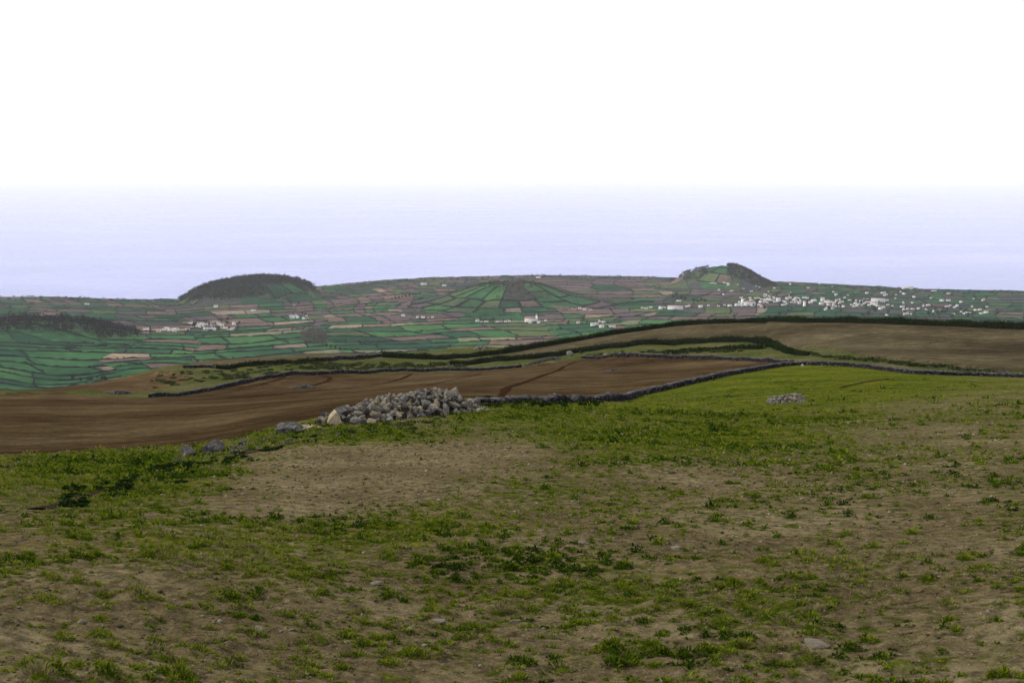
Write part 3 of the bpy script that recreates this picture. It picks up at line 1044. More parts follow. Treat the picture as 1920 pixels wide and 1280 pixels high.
trng = np.random.default_rng(21)
TREE = []
for k in range(5):
    V, F = crown_arrays(trng, 26, 9, 3.6, 3.8, 2.2, 0.75)
    tv, tf = trunk_arrays(trng, 7.5, 0.28)
    TREE.append((mesh_data('crown', V, F, M['wood']), mesh_data('trunk', tv, tf, M['bark'])))
BARE = []
for k in range(3):
    V, F = crown_arrays(trng, 44, 12, 5.0, 6.5, 2.0, 0.62)
    tv, tf = trunk_arrays(trng, 13, 0.35, 7)
    BARE.append((mesh_data('crown', V, F, M['woodbrown']), mesh_data('trunk', tv, tf, M['bark'])))


def put_tree(px, py, size, label, group, kit=TREE, XY=None):
    if XY is None:
        X, Y = hit_far(px, py)
    else:
        X, Y = XY
    e = empty('tree', (X, Y, float(hf(X, Y))), random.uniform(0, 6.28))
    s = size * random.uniform(0.85, 1.15)
    e.scale = (s, s, s * random.uniform(0.9, 1.15))
    cr, tr = random.choice(kit)
    link(bpy.data.objects.new('crown', cr), e); link(bpy.data.objects.new('trunk', tr), e)
    return tag(e, label, 'tree', group)


def wood(name, pts, mat, rx, rz, leaf, clumps=7, per=6, label='', seed=1):
    rng = np.random.default_rng(seed)
    V, F, off = [], [], 0
    HZ = hf(np.array([p[0] for p in pts]), np.array([p[1] for p in pts]))
    for (X, Y), z in zip(pts, HZ):
        s = rng.uniform(.75, 1.3)
        v, f = crown_arrays(rng, clumps, per, rx * s, rz * s, 0.8, leaf)
        V.append(v + [X, Y, float(z)]); F.append(f + off); off += len(v)
    return tag(mesh_obj(name, np.concatenate(V), np.concatenate(F), mat), label, 'wood', kind='stuff')


def cone_points(k, n, rlim, cond, seed):
    rng = np.random.default_rng(seed)
    x, y, a, rx, ry = HILLS[k][:5]
    out = []
    while len(out) < n:
        r = math.sqrt(rng.random()) * rlim; t = rng.uniform(0, 2 * math.pi)
        u, w = r * math.cos(t), r * math.sin(t)
        if not cond(u, w, r, math.degrees(t)): continue
        out.append((x + u * rx * math.cos(a) + w * ry * math.sin(a), y - u * rx * math.sin(a) + w * ry * math.cos(a)))
    return out


wood('cone_wood', cone_points(0, 1500, 1.03, lambda u, w, r, t: w > -1.0 and not (r > .74 and w < -.40 and u > .22), 3), M['wood'], 4.6, 5.2, 1.2, 7, 6,
     'dark blue-green wood covering the left cinder cone by the shore', 4)
wood('cone_wood', cone_points(2, 620, .96, lambda u, w, r, t: (u > -0.02 and w < .4) and not (w < -.66 - .25 * u), 5), M['wood'], 3.8, 3.2, 1.0, 8, 7,
     'dark low scrub wood on the right flank of the far cone', 6)
wood('cone_wood', cone_points(2, 110, .98, lambda u, w, r, t: u < -0.40 and -.72 < w < .3, 7), M['wood'], 3.8, 3.6, 0.9, 8, 7,
     'small dark wood on the left shoulder of the far cone', 8)
wood('cone_wood', cone_points(1, 210, .66, lambda u, w, r, t: abs(t - 279 + 8 * math.sin(r * 9)) < 9 + 26 * abs(math.sin(u * 37) * math.cos(w * 23)) and r > .15, 9), M['woodbrown'], 3.8, 3.0, 0.8, 7, 7,
     'grey-brown leafless thicket down the front of the middle cone', 10)
wood('cone_wood', cone_points(1, 260, 1.05, lambda u, w, r, t: (t > 343 or t < 25) and r > .25, 11), M['woodbrown'], 3.4, 2.2, 0.8, 6, 6,
     'thin grey-brown scrub down the right flank of the middle cone', 12)
wood('cone_wood', cone_points(1, 150, .36, lambda u, w, r, t: True, 27), M['wood'], 3.2, 1.6, 0.8, 6, 6,
     'dark brush on the flat top of the middle cone', 28)
wood('mound_wood', cone_points(3, 900, .98, lambda u, w, r, t: w > -0.66 + .1 * u - 0.15 * (u > .5), 13), M['wood'], 4.4, 6.0, 1.25, 7, 6,
     'dark wood on the low mound at the left edge', 14)
# the far crest line of scrub along the shore
rng = np.random.default_rng(31)
pts = []
for q in range(520):
    a = rng.uniform(R(-27), R(27)); d = float(shore_d(a)) - rng.uniform(8, 150)
    X, Y = d * math.sin(a), d * math.cos(a)
    if min(float(hill_r(k, X, Y)) for k in (0, 2)) < 1: continue
    pts.append((X, Y))
wood('shore_scrub', pts, M['wood'], 4.0, 1.1, 1.2, 6, 5, 'low dark scrub along the crest above the shore', 15)

prng = np.random.default_rng(55)
pts = []
while len(pts) < 1500:
    sz, X, Y, i, kind = wall_items[int(prng.integers(0, len(wall_items)))]
    if prng.random() > sz * 14: continue
    q = int(prng.integers(0, len(X) - 1)); t = prng.random()
    pts.append((X[q] * (1 - t) + X[q + 1] * t + prng.normal() * 1.2, Y[q] * (1 - t) + Y[q + 1] * t + prng.normal() * 1.2))
wood('wall_shrubs', pts, M['wood'], 1.7, 1.5, .7, 4, 5, 'small dark shrubs dotted along the field walls of the plain', 56)

grove = [(572, 641), (580, 644), (590, 646), (598, 645), (605, 648), (585, 638), (596, 637)]
for px_, py_ in grove:
    put_tree(px_, py_, 1.75, 'tall grey leafless tree of the grove standing among the green fields', 'leafless grove among the green fields', BARE)
for px_, py_ in [(548, 622), (556, 620), (562, 618)]:
    put_tree(px_, py_, 0.7, 'small grey leafless tree left of the tall grove', 'small bare trees left of the grove', BARE)
for px_, py_, s in [(612, 651, .7), (620, 653, .6), (629, 655, .65), (638, 656, .5), (646, 657, .55)]:
    put_tree(px_, py_, s, 'small dark tree in the row right of the leafless grove', 'dark trees right of the grove')
x1, y1, a1, rx1, ry1 = HILLS[0][:5]
for px_, d_, s in [(341, 2950, .95), (347, 2945, 1.05), (353, 2950, .8)]:
    X, Y, _ = spot(px_, d_)
    put_tree(0, 0, s * 1.2, 'single dark tree at the left foot of the wooded cone', 'trees at the left foot of the wooded cone', XY=(X, Y))
for q in range(9):
    put_tree(735 + q * 6.5, 563 - q * 1.3, .8, 'dark tree in the slanting row left of the middle cone', 'tree row left of the middle cone')
for px_, py_ in [(1262, 560), (1270, 563), (1277, 562), (1284, 564), (1268, 557), (1300, 566), (1308, 568), (1315, 566), (1322, 567)]:
    put_tree(px_, py_, 1.15, 'dark tree in the clumps below the far cone', 'tree clumps below the far cone')
rng2 = random.Random(77)
for q in range(34):
    put_tree(rng2.uniform(1430, 1850), rng2.uniform(580, 597), rng2.uniform(.6, 1.1), 'dark tree in front of the white village', 'trees in front of the village')
for q in range(30):
    put_tree(rng2.uniform(1390, 1850), rng2.uniform(545, 578), rng2.uniform(.5, .9), 'small dark tree between the white village houses', 'trees among the village houses')
for q in range(16):
    put_tree(rng2.uniform(345, 450), rng2.uniform(601, 622), rng2.uniform(.5, .85), 'small dark tree among the left hamlet houses', 'trees among the left hamlet')
for q in range(10):
    put_tree(rng2.uniform(135, 205), rng2.uniform(708, 716), rng2.uniform(.35, .6), 'low dark bushy tree at the foot of the hillside', 'bushy trees at the foot of the hillside')
for px_, py_ in [(1120, 606), (1127, 604), (1134, 606), (1140, 609), (900, 600), (910, 601), (925, 602), (944, 602), (958, 602), (545, 571), (560, 572), (567, 590), (573, 592)]:
    put_tree(px_, py_, .7, 'small dark tree beside a farmstead in the middle of the plain', 'trees beside the farmsteads')

# ================================================================== houses
M['white'] = mat_flat('whitewash', (0.66, 0.66, 0.68), 0.10, 0.6)
M['tile1'] = mat_flat('weathered_roof_tile', (0.22, 0.14, 0.12), 0.25, 0.8)
M['tile2'] = mat_flat('grey_roof_tile', (0.34, 0.31, 0.31), 0.2, 0.8)
M['tile3'] = mat_flat('lime_washed_roof', (0.34, 0.29, 0.27), 0.15, 0.8)
M['dark'] = mat_flat('dark_opening', (0.03, 0.03, 0.035), 0.2, 1.0, 0.4)


def box_arrays(x0, x1, y0, y1, z0, z1):
    V = np.array([(x, y, z) for z in (z0, z1) for y in (y0, y1) for x in (x0, x1)], float)
    F = np.array([(0, 2, 3, 1), (4, 5, 7, 6), (0, 1, 5, 4), (2, 6, 7, 3), (0, 4, 6, 2), (1, 3, 7, 5)])
    return V, F


def merge(parts):
    V, Q, T, off = [], [], [], 0
    for v, f in parts:
        fs = f if isinstance(f, list) else [f]
        for g in fs:
            g = np.asarray(g)
            (Q if g.shape[1] == 4 else T).append(g + off)
        V.append(v); off += len(v)
    F = []
    if Q: F.append(np.concatenate(Q))
    if T: F.append(np.concatenate(T))
    return np.concatenate(V), F


def gable_walls(l, w, h, rh):
    V = np.array([(-l, -w, -1.5), (l, -w, -1.5), (l, w, -1.5), (-l, w, -1.5), (-l, -w, h), (l, -w, h), (l, w, h), (-l, w, h), (-l, 0, h + rh), (l, 0, h + rh)], float)
    Q = np.array([(0, 1, 5, 4), (2, 3, 7, 6), (0, 4, 7, 3), (1, 2, 6, 5)])
    T = np.array([(4, 8, 7), (5, 6, 9)])
    return V, [Q, T]


def gable_roof(l, w, h, rh, over=0.35, th=0.22):
    k = rh / w
    V, Q = [], []
    for s in (-1, 1):
        o = len(V)
        for x in (-l - over, l + over):
            V += [(x, s * (w + over), h - k * over + .02), (x, 0, h + rh + .02), (x, s * (w + over), h - k * over + th), (x, 0, h + rh + th)]
        Q += [(o, o + 4, o + 5, o + 1), (o + 2, o + 3, o + 7, o + 6), (o, o + 2, o + 6, o + 4), (o, o + 1, o + 3, o + 2), (o + 4, o + 6, o + 7, o + 5)]
    return np.array(V, float), np.array(Q)


def pane_boxes(l, w, specs):
    """openings set on the long front wall (y = -w)"""
    out = []
    for x, z, a, b_ in specs:
        out.append(box_arrays(x - a / 2, x + a / 2, -w - 0.06, -w + 0.05, z, z + b_))
    return out


KITS = []
for l, w, h, rh, tile in ((5.5, 3.2, 3.0, 1.9, 'tile1'), (7.0, 3.4, 3.2, 2.0, 'tile3'), (4.6, 3.6, 5.2, 2.0, 'tile1'), (6.5, 4.0, 5.4, 2.2, 'tile2'), (9.0, 3.6, 3.4, 2.0, 'tile3'), (4.2, 3.4, 3.2, 1.8, 'tile3')):
    two = h > 5
    specs = [(-l * .6, 1.0, .9, 1.1), (l * .6, 1.0, .9, 1.1)]
    if two: specs += [(-l * .6, 3.6, .9, 1.1), (0, 3.6, .9, 1.1), (l * .6, 3.6, .9, 1.1)]
    wv, wf = gable_walls(l, w, h, rh)
    rv, rfc = gable_roof(l, w, h, rh)
    cv, cf = box_arrays(l * .7, l * .7 + .8, -.4, .4, h + rh * .5, h + rh + 1.3)
    pv, pf = merge(pane_boxes(l, w, specs))
    dv, df = merge(pane_boxes(l, w, [(0.0, -0.1, 1.1, 2.2)]))
    KITS.append([('wall', mesh_data('wall', wv, wf, M['white'])), ('roof', mesh_data('roof', rv, rfc, M[tile])),
                 ('chimney', mesh_data('chimney', cv, cf, M['white'])), ('door', mesh_data('door', dv, df, M['dark'])),
                 ] + [('window', mesh_data('window', *pane_boxes(l, w, [s])[0], M['dark'])) for s in specs])
hrng = random.Random(9)
HOUSES = []


def house(px, py, label, group, kit=None, scale=1.0, rz=None, name='house', parts=True):
    X, Y = hit_far(px, py)
    if rz is None: rz = hrng.gauss(0, .35) + (math.pi / 2 if hrng.random() < .22 else 0)
    r = [2.0, 2.0, 2.0]
    for q in range(12):
        if all((X - a) ** 2 + (Y - b_) ** 2 > (7.0 * scale) ** 2 for a, b_ in HOUSES): break
        X += hrng.uniform(-14, 14); Y += hrng.uniform(-30, 30)
    HOUSES.append((X, Y))
    e = empty(name, (X, Y, float(hf(X, Y)) + 0.1), rz)
    s = scale * hrng.uniform(0.48, 0.80)
    e.scale = (s, s, s)
    ki = hrng.randrange(len(KITS))
    if group: label = label.replace('small white house', ('low white house', 'low white house', 'tall white house', 'tall white house', 'long white house', 'tiny white house')[ki])
    for nm, me in (kit or KITS[ki]):
        po = bpy.data.objects.new(nm, me)
        link(po, roof_o if nm == 'chimney' else e)
        if nm == 'roof': roof_o = po
    return tag(e, label, 'house', group)


# special buildings first
def special(name, px, py, kit, rz, label, cat):
    X, Y = hit_plain(np.array([px]), np.array([py]))
    X, Y = float(X[0]), float(Y[0])
    HOUSES.extend([(X, Y), (X - 12, Y), (X + 12, Y)])
    e = empty(name, (X, Y, float(hf(X, Y)) + 0.1), rz)
    for nm, me in kit:
        po = bpy.data.objects.new(nm, me)
        link(po, tower_o if nm == 'spire' else e)
        if nm == 'tower': tower_o = po
    return tag(e, label, cat)


def kit_long(l, w, h, rh, tile, nwin, ww, wz, wh):
    k = [('wall', mesh_data('wall', *gable_walls(l, w, h, rh), M['white'])), ('roof', mesh_data('roof', *gable_roof(l, w, h, rh), M[tile]))]
    for q in range(nwin):
        x = -l * .9 + (q + .5) * (1.8 * l / nwin)
        k.append(('window', mesh_data('window', *pane_boxes(l, w, [(x, wz, ww, wh)])[0], M['dark'])))
    return k


special('long_building', 1266, 580, kit_long(18, 4.5, 6.0, 2.0, 'tile3', 9, .9, 1.5, 1.4), R(-6), 'long low white building at the left end of the village', 'building')
special('market_hall', 1646, 566, kit_long(17, 5.5, 8.0, 2.6, 'tile3', 8, 2.2, 0.5, 3.4), R(-20), 'largest white hall with a row of dark openings in the village', 'building')
special('coast_farm', 1702, 541.5, kit_long(17, 4, 5, 2, 'tile3', 6, .9, 1.3, 1.3), R(-14), 'long white farm on the crest above the sea at right', 'building')
special('coast_barn', 795, 534, kit_long(10, 4, 4.6, 2, 'tile3', 4, .9, 1.3, 1.3), R(5), 'long white farm building on the far slope left of middle cone', 'building')
# church: nave, tower with cap, and gable front
kit = kit_long(15, 5.5, 9, 3.2, 'tile1', 5, 1.0, 3.5, 2.6)
tv, tf = box_arrays(-19.5, -15.2, -2.4, 2.4, -1.5, 16)
kit.append(('tower', mesh_data('tower', tv, tf, M['white'])))
cv = np.array([(-19.8, -2.7, 16), (-14.9, -2.7, 16), (-14.9, 2.7, 16), (-19.8, 2.7, 16), (-17.35, 0, 21.5)], float)
kit.append(('spire', mesh_data('spire', cv, [np.array([(0, 3, 2, 1)]), np.array([(0, 1, 4), (1, 2, 4), (2, 3, 4), (3, 0, 4)])], M['tile3'])))
special('church', 1404, 572, kit, R(8), 'white village church with a square tower at its left end', 'church')
kit = kit_long(12, 5, 8, 3, 'tile1', 4, 1.0, 3.0, 2.2)
tv, tf = box_arrays(12.2, 16.2, -2.2, 2.2, -1.5, 14.5)
kit.append(('tower', mesh_data('tower', tv, tf, M['white'])))
cv = np.array([(11.9, -2.5, 14.5), (16.5, -2.5, 14.5), (16.5, 2.5, 14.5), (11.9, 2.5, 14.5), (14.2, 0, 19)], float)
kit.append(('spire', mesh_data('spire', cv, [np.array([(0, 3, 2, 1)]), np.array([(0, 1, 4), (1, 2, 4), (2, 3, 4), (3, 0, 4)])], M['tile3'])))
special('chapel', 994, 603, [(n, m_) for n, m_ in kit], R(-4), 'white chapel with a small tower in the central hamlet', 'church')
# round white tower
t = np.linspace(0, 2 * np.pi, 16, endpoint=False)
prof = [(3.6, -1.5), (3.3, 6), (3.0, 12.5), (3.4, 12.8), (3.4, 13.5), (0.05, 16.0)]
V = np.concatenate([np.stack([np.cos(t) * r, np.sin(t) * r, t * 0 + z], -1) for r, z in prof])
I = np.arange(16 * len(prof)).reshape(len(prof), 16)
F = np.stack([I[:-1], np.roll(I, -1, 1)[:-1], np.roll(I, -1, 1)[1:], I[1:]], -1).reshape(-1, 4)
nb = 16 * 2
special('round_tower', 1508, 574.5, [('shaft', mesh_data('shaft', V[:48], F[:32], M['white'], True)), ('cap', mesh_data('cap', V[32:] , F[:48], M['tile1'])),
                                     ('door', mesh_data('door', *box_arrays(-.6, .6, -3.75, -3.3, -.2, 2.2), M['dark']))],
        0, 'round white tower standing in front of the village', 'tower')

VL = 'small white house in the dense middle of the large village'
for q in range(26): house(hrng.uniform(1382, 1440), hrng.uniform(557, 575), 'small white house near the church at the left of the village', 'houses near the church')
for q in range(112):
    t = hrng.random() ** 1.15
    house(1432 + 285 * t, 561 + 17 * t + hrng.gauss(0, 4.6), VL, 'houses in the middle of the village')
for q in range(16):
    t = (q + hrng.random()) / 16
    house(1195 + 190 * t, 579 - 6 * t + hrng.uniform(-1.5, 1.5), 'small white house strung along the road left of the church', 'houses along the road left of the church')
for q in range(18): house(hrng.uniform(1335, 1570), hrng.uniform(531, 553), 'small white house scattered on the slope above the village', 'houses on the slope above the village')
for px_, py_ in [(1335, 532), (1341, 533), (1357, 531), (1363, 533), (1383, 535), (1402, 538), (1424, 539)]:
    house(px_, py_, 'small white house at the foot of the far cone', 'houses at the foot of the far cone')
for q in range(28): house(hrng.uniform(1560, 1852), hrng.uniform(547, 568), 'small white house on the upper right edge of the village', 'houses on the upper right of the village')
for q in range(24): house(hrng.uniform(1690, 1856), 572 + hrng.random() * 19, 'small white house on the lower right edge of the village', 'houses on the lower right of the village')
for q in range(13): house(hrng.uniform(268, 345), hrng.uniform(617, 622), 'small white house in the row at left of the left hamlet', 'row of houses left of the left hamlet')
for q in range(26): house(hrng.uniform(345, 440), hrng.uniform(606, 620), 'small white house in the left hamlet', 'houses of the left hamlet')
for q in range(8): house(hrng.uniform(540, 578), hrng.uniform(592, 599), 'small white house in the farm group below the wooded cone', 'farm group below the wooded cone')
for px_, py_ in [(756, 593), (783, 596), (793, 597), (803, 597), (811, 596)]:
    house(px_, py_, 'small white house below the left foot of the middle cone', 'houses below the left foot of the middle cone')
for px_, py_ in [(895, 603), (903, 604), (912, 604), (932, 605), (938, 604), (948, 604), (955, 603)]:
    house(px_, py_, 'small white house in the row left of the chapel', 'row of houses left of the chapel')
for q in range(11): house(hrng.uniform(970, 1026), hrng.uniform(599, 606), 'small white house beside the chapel', 'houses beside the chapel')
for px_, py_ in [(1073, 580), (1080, 581), (1087, 580), (1096, 582), (1107, 582)]:
    house(px_, py_, 'small white house right of the middle cone', 'houses right of the middle cone')
for px_, py_ in [(1084, 606), (1112, 611), (1119, 608), (1124, 604), (1132, 606), (1128, 614), (1142, 613), (1149, 614)]:
    house(px_, py_, 'small white house in the hamlet just above the skyline hedge', 'hamlet above the skyline hedge')
for px_, py_, lb in [(163, 571, 'lone white house among dark fields near the left shore'), (475, 583, 'lone white farmhouse below the wooded cone, at left'),
                     (551, 574, 'lone white farmhouse between two dark trees below the wooded cone'), (833, 536, 'lone white cottage behind the middle cone, near the shore'),
                     (1010, 521, 'lone tiny white cottage on the shore crest behind the middle cone'), (405, 576, 'lone low white barn in front of the wooded cone'),
                     (1273, 565, 'lone white barn among the trees left of the village'), (1181, 652, 'lone white house by the right end of the green fields')]:
    house(px_, py_, lb, None, rz=hrng.gauss(0, .2))

# ================================================================== STONES
def rock_mesh(seed, mat, pts=26, flat=0.75, name='stone'):
    rng = np.random.default_rng(seed)
    P = rng.normal(size=(pts, 3)); P /= np.linalg.norm(P, axis=1)[:, None]
    P *= (0.72 + 0.42 * rng.random((pts, 1)))
    P *= [1.0, rng.uniform(.7, .95), flat * rng.uniform(.8, 1.1)]
    bm = bmesh.new()
    for p in P: bm.verts.new(p)
    r = bmesh.ops.convex_hull(bm, input=bm.verts)
    bmesh.ops.delete(bm, geom=[v for v in bm.verts if not v.link_faces], context='VERTS')
    bmesh.ops.recalc_face_normals(bm, faces=bm.faces)
    me = bpy.data.meshes.new(name)
    bm.to_mesh(me); bm.free()
    me.materials.append(mat)
    return me


def boulder_mesh(seed, mat, size, name='boulder'):
    """weathered boulder: a subdivided hull pushed about by noise"""
    rng = np.random.default_rng(seed)
    bm = bmesh.new()
    bmesh.ops.create_icosphere(bm, subdivisions=4, radius=1.0)
    V = np.array([v.co[:] for v in bm.verts])
    cuts = rng.normal(size=(13, 3)); cuts /= np.linalg.norm(cuts, axis=1)[:, None]
    r = np.full(len(V), 1.15)
    for c in cuts:
        dn = V @ c
        r = np.minimum(r, np.where(dn > .1, rng.uniform(.62, .95) / np.maximum(dn, .1), 9))
    V2 = V * r[:, None]
    V2 *= (1 + 0.20 * fbm(V2[:, 0] * 2.6 + 5 + V2[:, 2] * .8, V2[:, 1] * 2.6 + V2[:, 2] * 2.1, seed, 5)[:, None])
    V2 *= (1 - 0.16 * np.abs(fbm(V2[:, 0] * 1.7 + 3, V2[:, 2] * 3.1 + V2[:, 1], seed + 2, 3))[:, None])
    V2 *= size
    for v, c in zip(bm.verts, V2): v.co = c
    me = bpy.data.meshes.new(name)
    bm.to_mesh(me); bm.free()
    me.materials.append(mat)
    me.polygons.foreach_set('use_smooth', np.ones(len(me.polygons), bool))
    return me


ROCKS = [rock_mesh(k, M['rock'], 15 + (k % 4) * 4, .55 + .1 * (k % 5)) for k in range(18)]
DROCKS = [rock_mesh(40 + k, M['darkrock'], 26) for k in range(6)]
srng = random.Random(17)


def put_stone(parent, base, x, y, z, r, meshes=ROCKS, tilt=0.6, name='stone', stretch=1.0):
    o = bpy.data.objects.new(name, srng.choice(meshes))
    link(o, parent)
    o.location = (x - base[0], y - base[1], z - base[2])
    o.rotation_euler = (srng.gauss(0, tilt), srng.gauss(0, tilt), srng.uniform(0, 6.28))
    o.scale = (r * srng.uniform(.95, 1.3) * stretch, r * srng.uniform(.8, 1.05), r * srng.uniform(.75, 1.1))
    return o


def stone_heap(name, pL, pR, depth, prof, n, rmin, rmax, label, group=None, big=(), cat='stone heap', meshes=None):
    """stones tipped in a ridge from pL to pR (ground points); prof gives the ridge height along it"""
    pL, pR = np.array(pL), np.array(pR)
    base = (pL + pR) / 2
    base[2] = float(hn(base[0], base[1]))
    e = empty(name, base)
    ax = (pR - pL)[:2]; Ln = np.linalg.norm(ax); ax /= Ln
    nv = np.array([-ax[1], ax[0]])
    ph = lerp_prof(prof)

    def top(t, w):
        q = np.clip(1 - (abs(w) / (depth / 2)) ** 1.5, 0, 1)
        return float(ph(t)) * q ** 0.8
    # earth and small rubble filling the inside
    T, W = np.meshgrid(np.linspace(0, 1, 26), np.linspace(-depth / 2, depth / 2, 13), indexing='ij')
    X = pL[0] + ax[0] * Ln * T + nv[0] * W; Y = pL[1] + ax[1] * Ln * T + nv[1] * W
    Z = hn(X, Y) + np.vectorize(top)(T, W) * 0.66 * np.clip(np.minimum(T, 1 - T) / .12, 0, 1) - 0.10
    mesh_obj('rubble_core', np.stack([X, Y, Z], -1).reshape(-1, 3) - base, grid_faces(26, 13), M['earth'], e)
    placed = []
    for px_, py_, r, mset in big:
        bx, by, bz = px_
        placed.append((bx, by, bz, r))
        put_stone(e, base, bx, by, bz, r, mset, 0.4)
    tries = 0
    while len(placed) < n and tries < n * 160:
        tries += 1
        t = srng.random(); w = srng.uniform(-.52, .34) * depth
        f = len(placed) / n
        r = rmin + (rmax - rmin) * (srng.uniform(.5, 1) if f < .22 else srng.uniform(.25, .6) if f < .66 else srng.uniform(0, .3))
        x = pL[0] + ax[0] * Ln * t + nv[0] * w; y = pL[1] + ax[1] * Ln * t + nv[1] * w
        z = float(hn(x, y)) + top(t, w) - r * srng.uniform(.05, .45)
        z = max(z, float(hn(x, y)) + r * .25)
        if any((x - a) ** 2 + (y - b_) ** 2 + (z - c) ** 2 < (0.62 * (r + q)) ** 2 for a, b_, c, q in placed): continue
        placed.append((x, y, z, r))
        put_stone(e, base, x, y, z, r, meshes or ROCKS)
    return tag(e, label, cat, group)


# the big heap in the middle of the picture
pL, pR = hit(628, 797), hit(868, 766)
_h = math.dist(pL, pR)
TAN = [rock_mesh(70 + k, mat_rock('tan_stone', [(0.27, 0.225, 0.15), (0.27, 0.225, 0.15)], (0.32, 0.28, 0.2)), 28) for k in range(2)]


def on_sight(px, py, ref):
    """a point on the sight line of a pixel at the distance of a ground point"""
    a, s = ray(px, py); d = math.hypot(ref[0], ref[1])
    return (d * math.sin(float(a)), d * math.cos(float(a)), CZ - float(s) * d)


def heap_pt(px, py, back=0.0):
    t = (px - 628) / 240.0
    g = pL * (1 - t) + pR * t
    d = math.hypot(g[0], g[1]); k = (d + back) / d
    return on_sight(px, py, g * [k, k, 1])


BIG = [(heap_pt(626, 786, -.25), 0, .27, TAN), (heap_pt(641, 771, .1), 0, .30, DROCKS), (heap_pt(690, 763, .0), 0, .30, DROCKS), (heap_pt(668, 772, .0), 0, .26, ROCKS),
       (heap_pt(688, 785, -.35), 0, .25, TAN), (heap_pt(717, 769, -.2), 0, .27, ROCKS), (heap_pt(753, 774, -.35), 0, .33, ROCKS), (heap_pt(722, 793, -.7), 0, .29, ROCKS),
       (heap_pt(813, 767, -.35), 0, .36, ROCKS), (heap_pt(779, 750, .1), 0, .22, DROCKS), (heap_pt(836, 752, .0), 0, .30, DROCKS), (heap_pt(731, 751, .2), 0, .26, ROCKS),
       (heap_pt(765, 797, -.75), 0, .2, ROCKS), (heap_pt(828, 735, .3), 0, .22, DROCKS), (heap_pt(882, 754, .0), 0, .20, TAN), (heap_pt(850, 740, .25), 0, .26, ROCKS),
       (heap_pt(654, 789, -.4), 0, .22, DROCKS), (heap_pt(800, 738, .3), 0, .2, ROCKS), (heap_pt(703, 796, -.6), 0, .15, ROCKS), (heap_pt(862, 745, .2), 0, .22, ROCKS)]
stone_heap('stone_heap', pL, pR, 2.5, [(0, .22), (.1, .46), (.22, .55), (.35, .74), (.5, .72), (.62, .86), (.8, .84), (.92, .5), (1, .2)], 298, .065, .25,
           'large heap of grey and tan field stones in the middle of the meadow', big=BIG)
# low heap standing in the green meadow at right
a, b_ = hit(1440, 755), hit(1508, 753)
stone_heap('stone_heap', a, b_, 1.9, [(0, .25), (.15, .42), (.5, .5), (.7, .58), (.9, .48), (1, .25)], 120, .08, .20,
           'small low stone heap alone in the green meadow at right')
a, b_ = hit(548, 729), hit(590, 727)
stone_heap('stone_heap', a, b_, 2.4, [(0, .2), (.4, .55), (.6, .8), (1, .25)], 70, .14, .36, 'small stone heap in the ploughed field behind the large heap', meshes=DROCKS)
a, b_ = hit(1128, 697), hit(1170, 690)
stone_heap('stone_heap', a, b_, 3.0, [(0, .05), (.5, .28), (1, .08)], 60, .10, .24, 'scattered stone heap in the upper corner of the ploughed field', meshes=DROCKS)
a, b_ = hit(889, 655), hit(913, 653)
stone_heap('stone_heap', a, b_, 2.4, [(0, .3), (.4, 1.0), (1, .4)], 36, .25, .5, 'tiny stone heap on the skyline left of the curving hedge')
a, b_ = hit(985, 686), hit(1052, 674)
stone_heap('stone_heap', a, b_, 2.6, [(0, .3), (.3, .9), (.6, .8), (1, .6)], 90, .12, .40, 'tumbled grey stones where the field wall is broken, below the hedge', meshes=DROCKS)
a, b_ = hit(205, 738), hit(245, 737)
stone_heap('stone_heap', a, b_, 2.2, [(0, .2), (.5, .6), (1, .3)], 40, .14, .36, 'low stones along the far left edge of the ploughed field', meshes=DROCKS)


def boulder(px, py, size, seed, label, mat='darkrock', sink=.35, cat='boulder', name='boulder', group=None):
    g = hit(px, py)
    o = bpy.data.objects.new(name, boulder_mesh(seed, M[mat], np.array(size), name))
    link(o)
    o.location = (g[0], g[1], g[2] + size[2] * (1 - sink) * .6)
    o.rotation_euler = (0, 0, srng.uniform(-.5, .5))
    return tag(o, label, cat, group)


boulder(352, 857, (.20, .19, .20), 1, 'dark boulder, leftmost of the row at the meadow edge')
boulder(388, 850, (.17, .22, .18), 2, 'dark boulder second from left at the meadow edge')
boulder(406, 848, (.25, .24, .25), 3, 'largest peaked dark boulder of the row at the meadow edge')
boulder(456, 834, (.13, .13, .12), 4, 'small dark stone right of the peaked boulder at the meadow edge')
boulder(541, 813, (.36, .34, .23), 5, 'broad flat-topped outcrop left of the large stone heap')
boulder(581, 804, (.36, .26, .12), 6, 'flat pale slab half sunk in grass beside the large heap', 'rock')
boulder(610, 779, (.22, .2, .14), 8, 'small dark rock behind the left end of the large heap')
boulder(1068, 668, (1.0, .9, .95), 7, 'single rounded boulder by the gap in the field wall', 'rock')
boulder(1100, 671, (.8, .7, .5), 9, 'pale low rock right of the rounded boulder', 'rock')
boulder(1136, 668, (.7, .7, .6), 10, 'grey rock at the foot of the inner hedge', 'rock')
boulder(1095, 749, (.5, .45, .3), 11, 'pale rock where the right wall begins', 'rock')
boulder(1505, 686.5, (.28, .28, .25), 12, 'white stone against the foot of the right wall', 'palestone')

# ------------------------------------------------------------------ dry stone walls
BX, _bf = box_arrays(-1, 1, -1, 1, -1, 1)


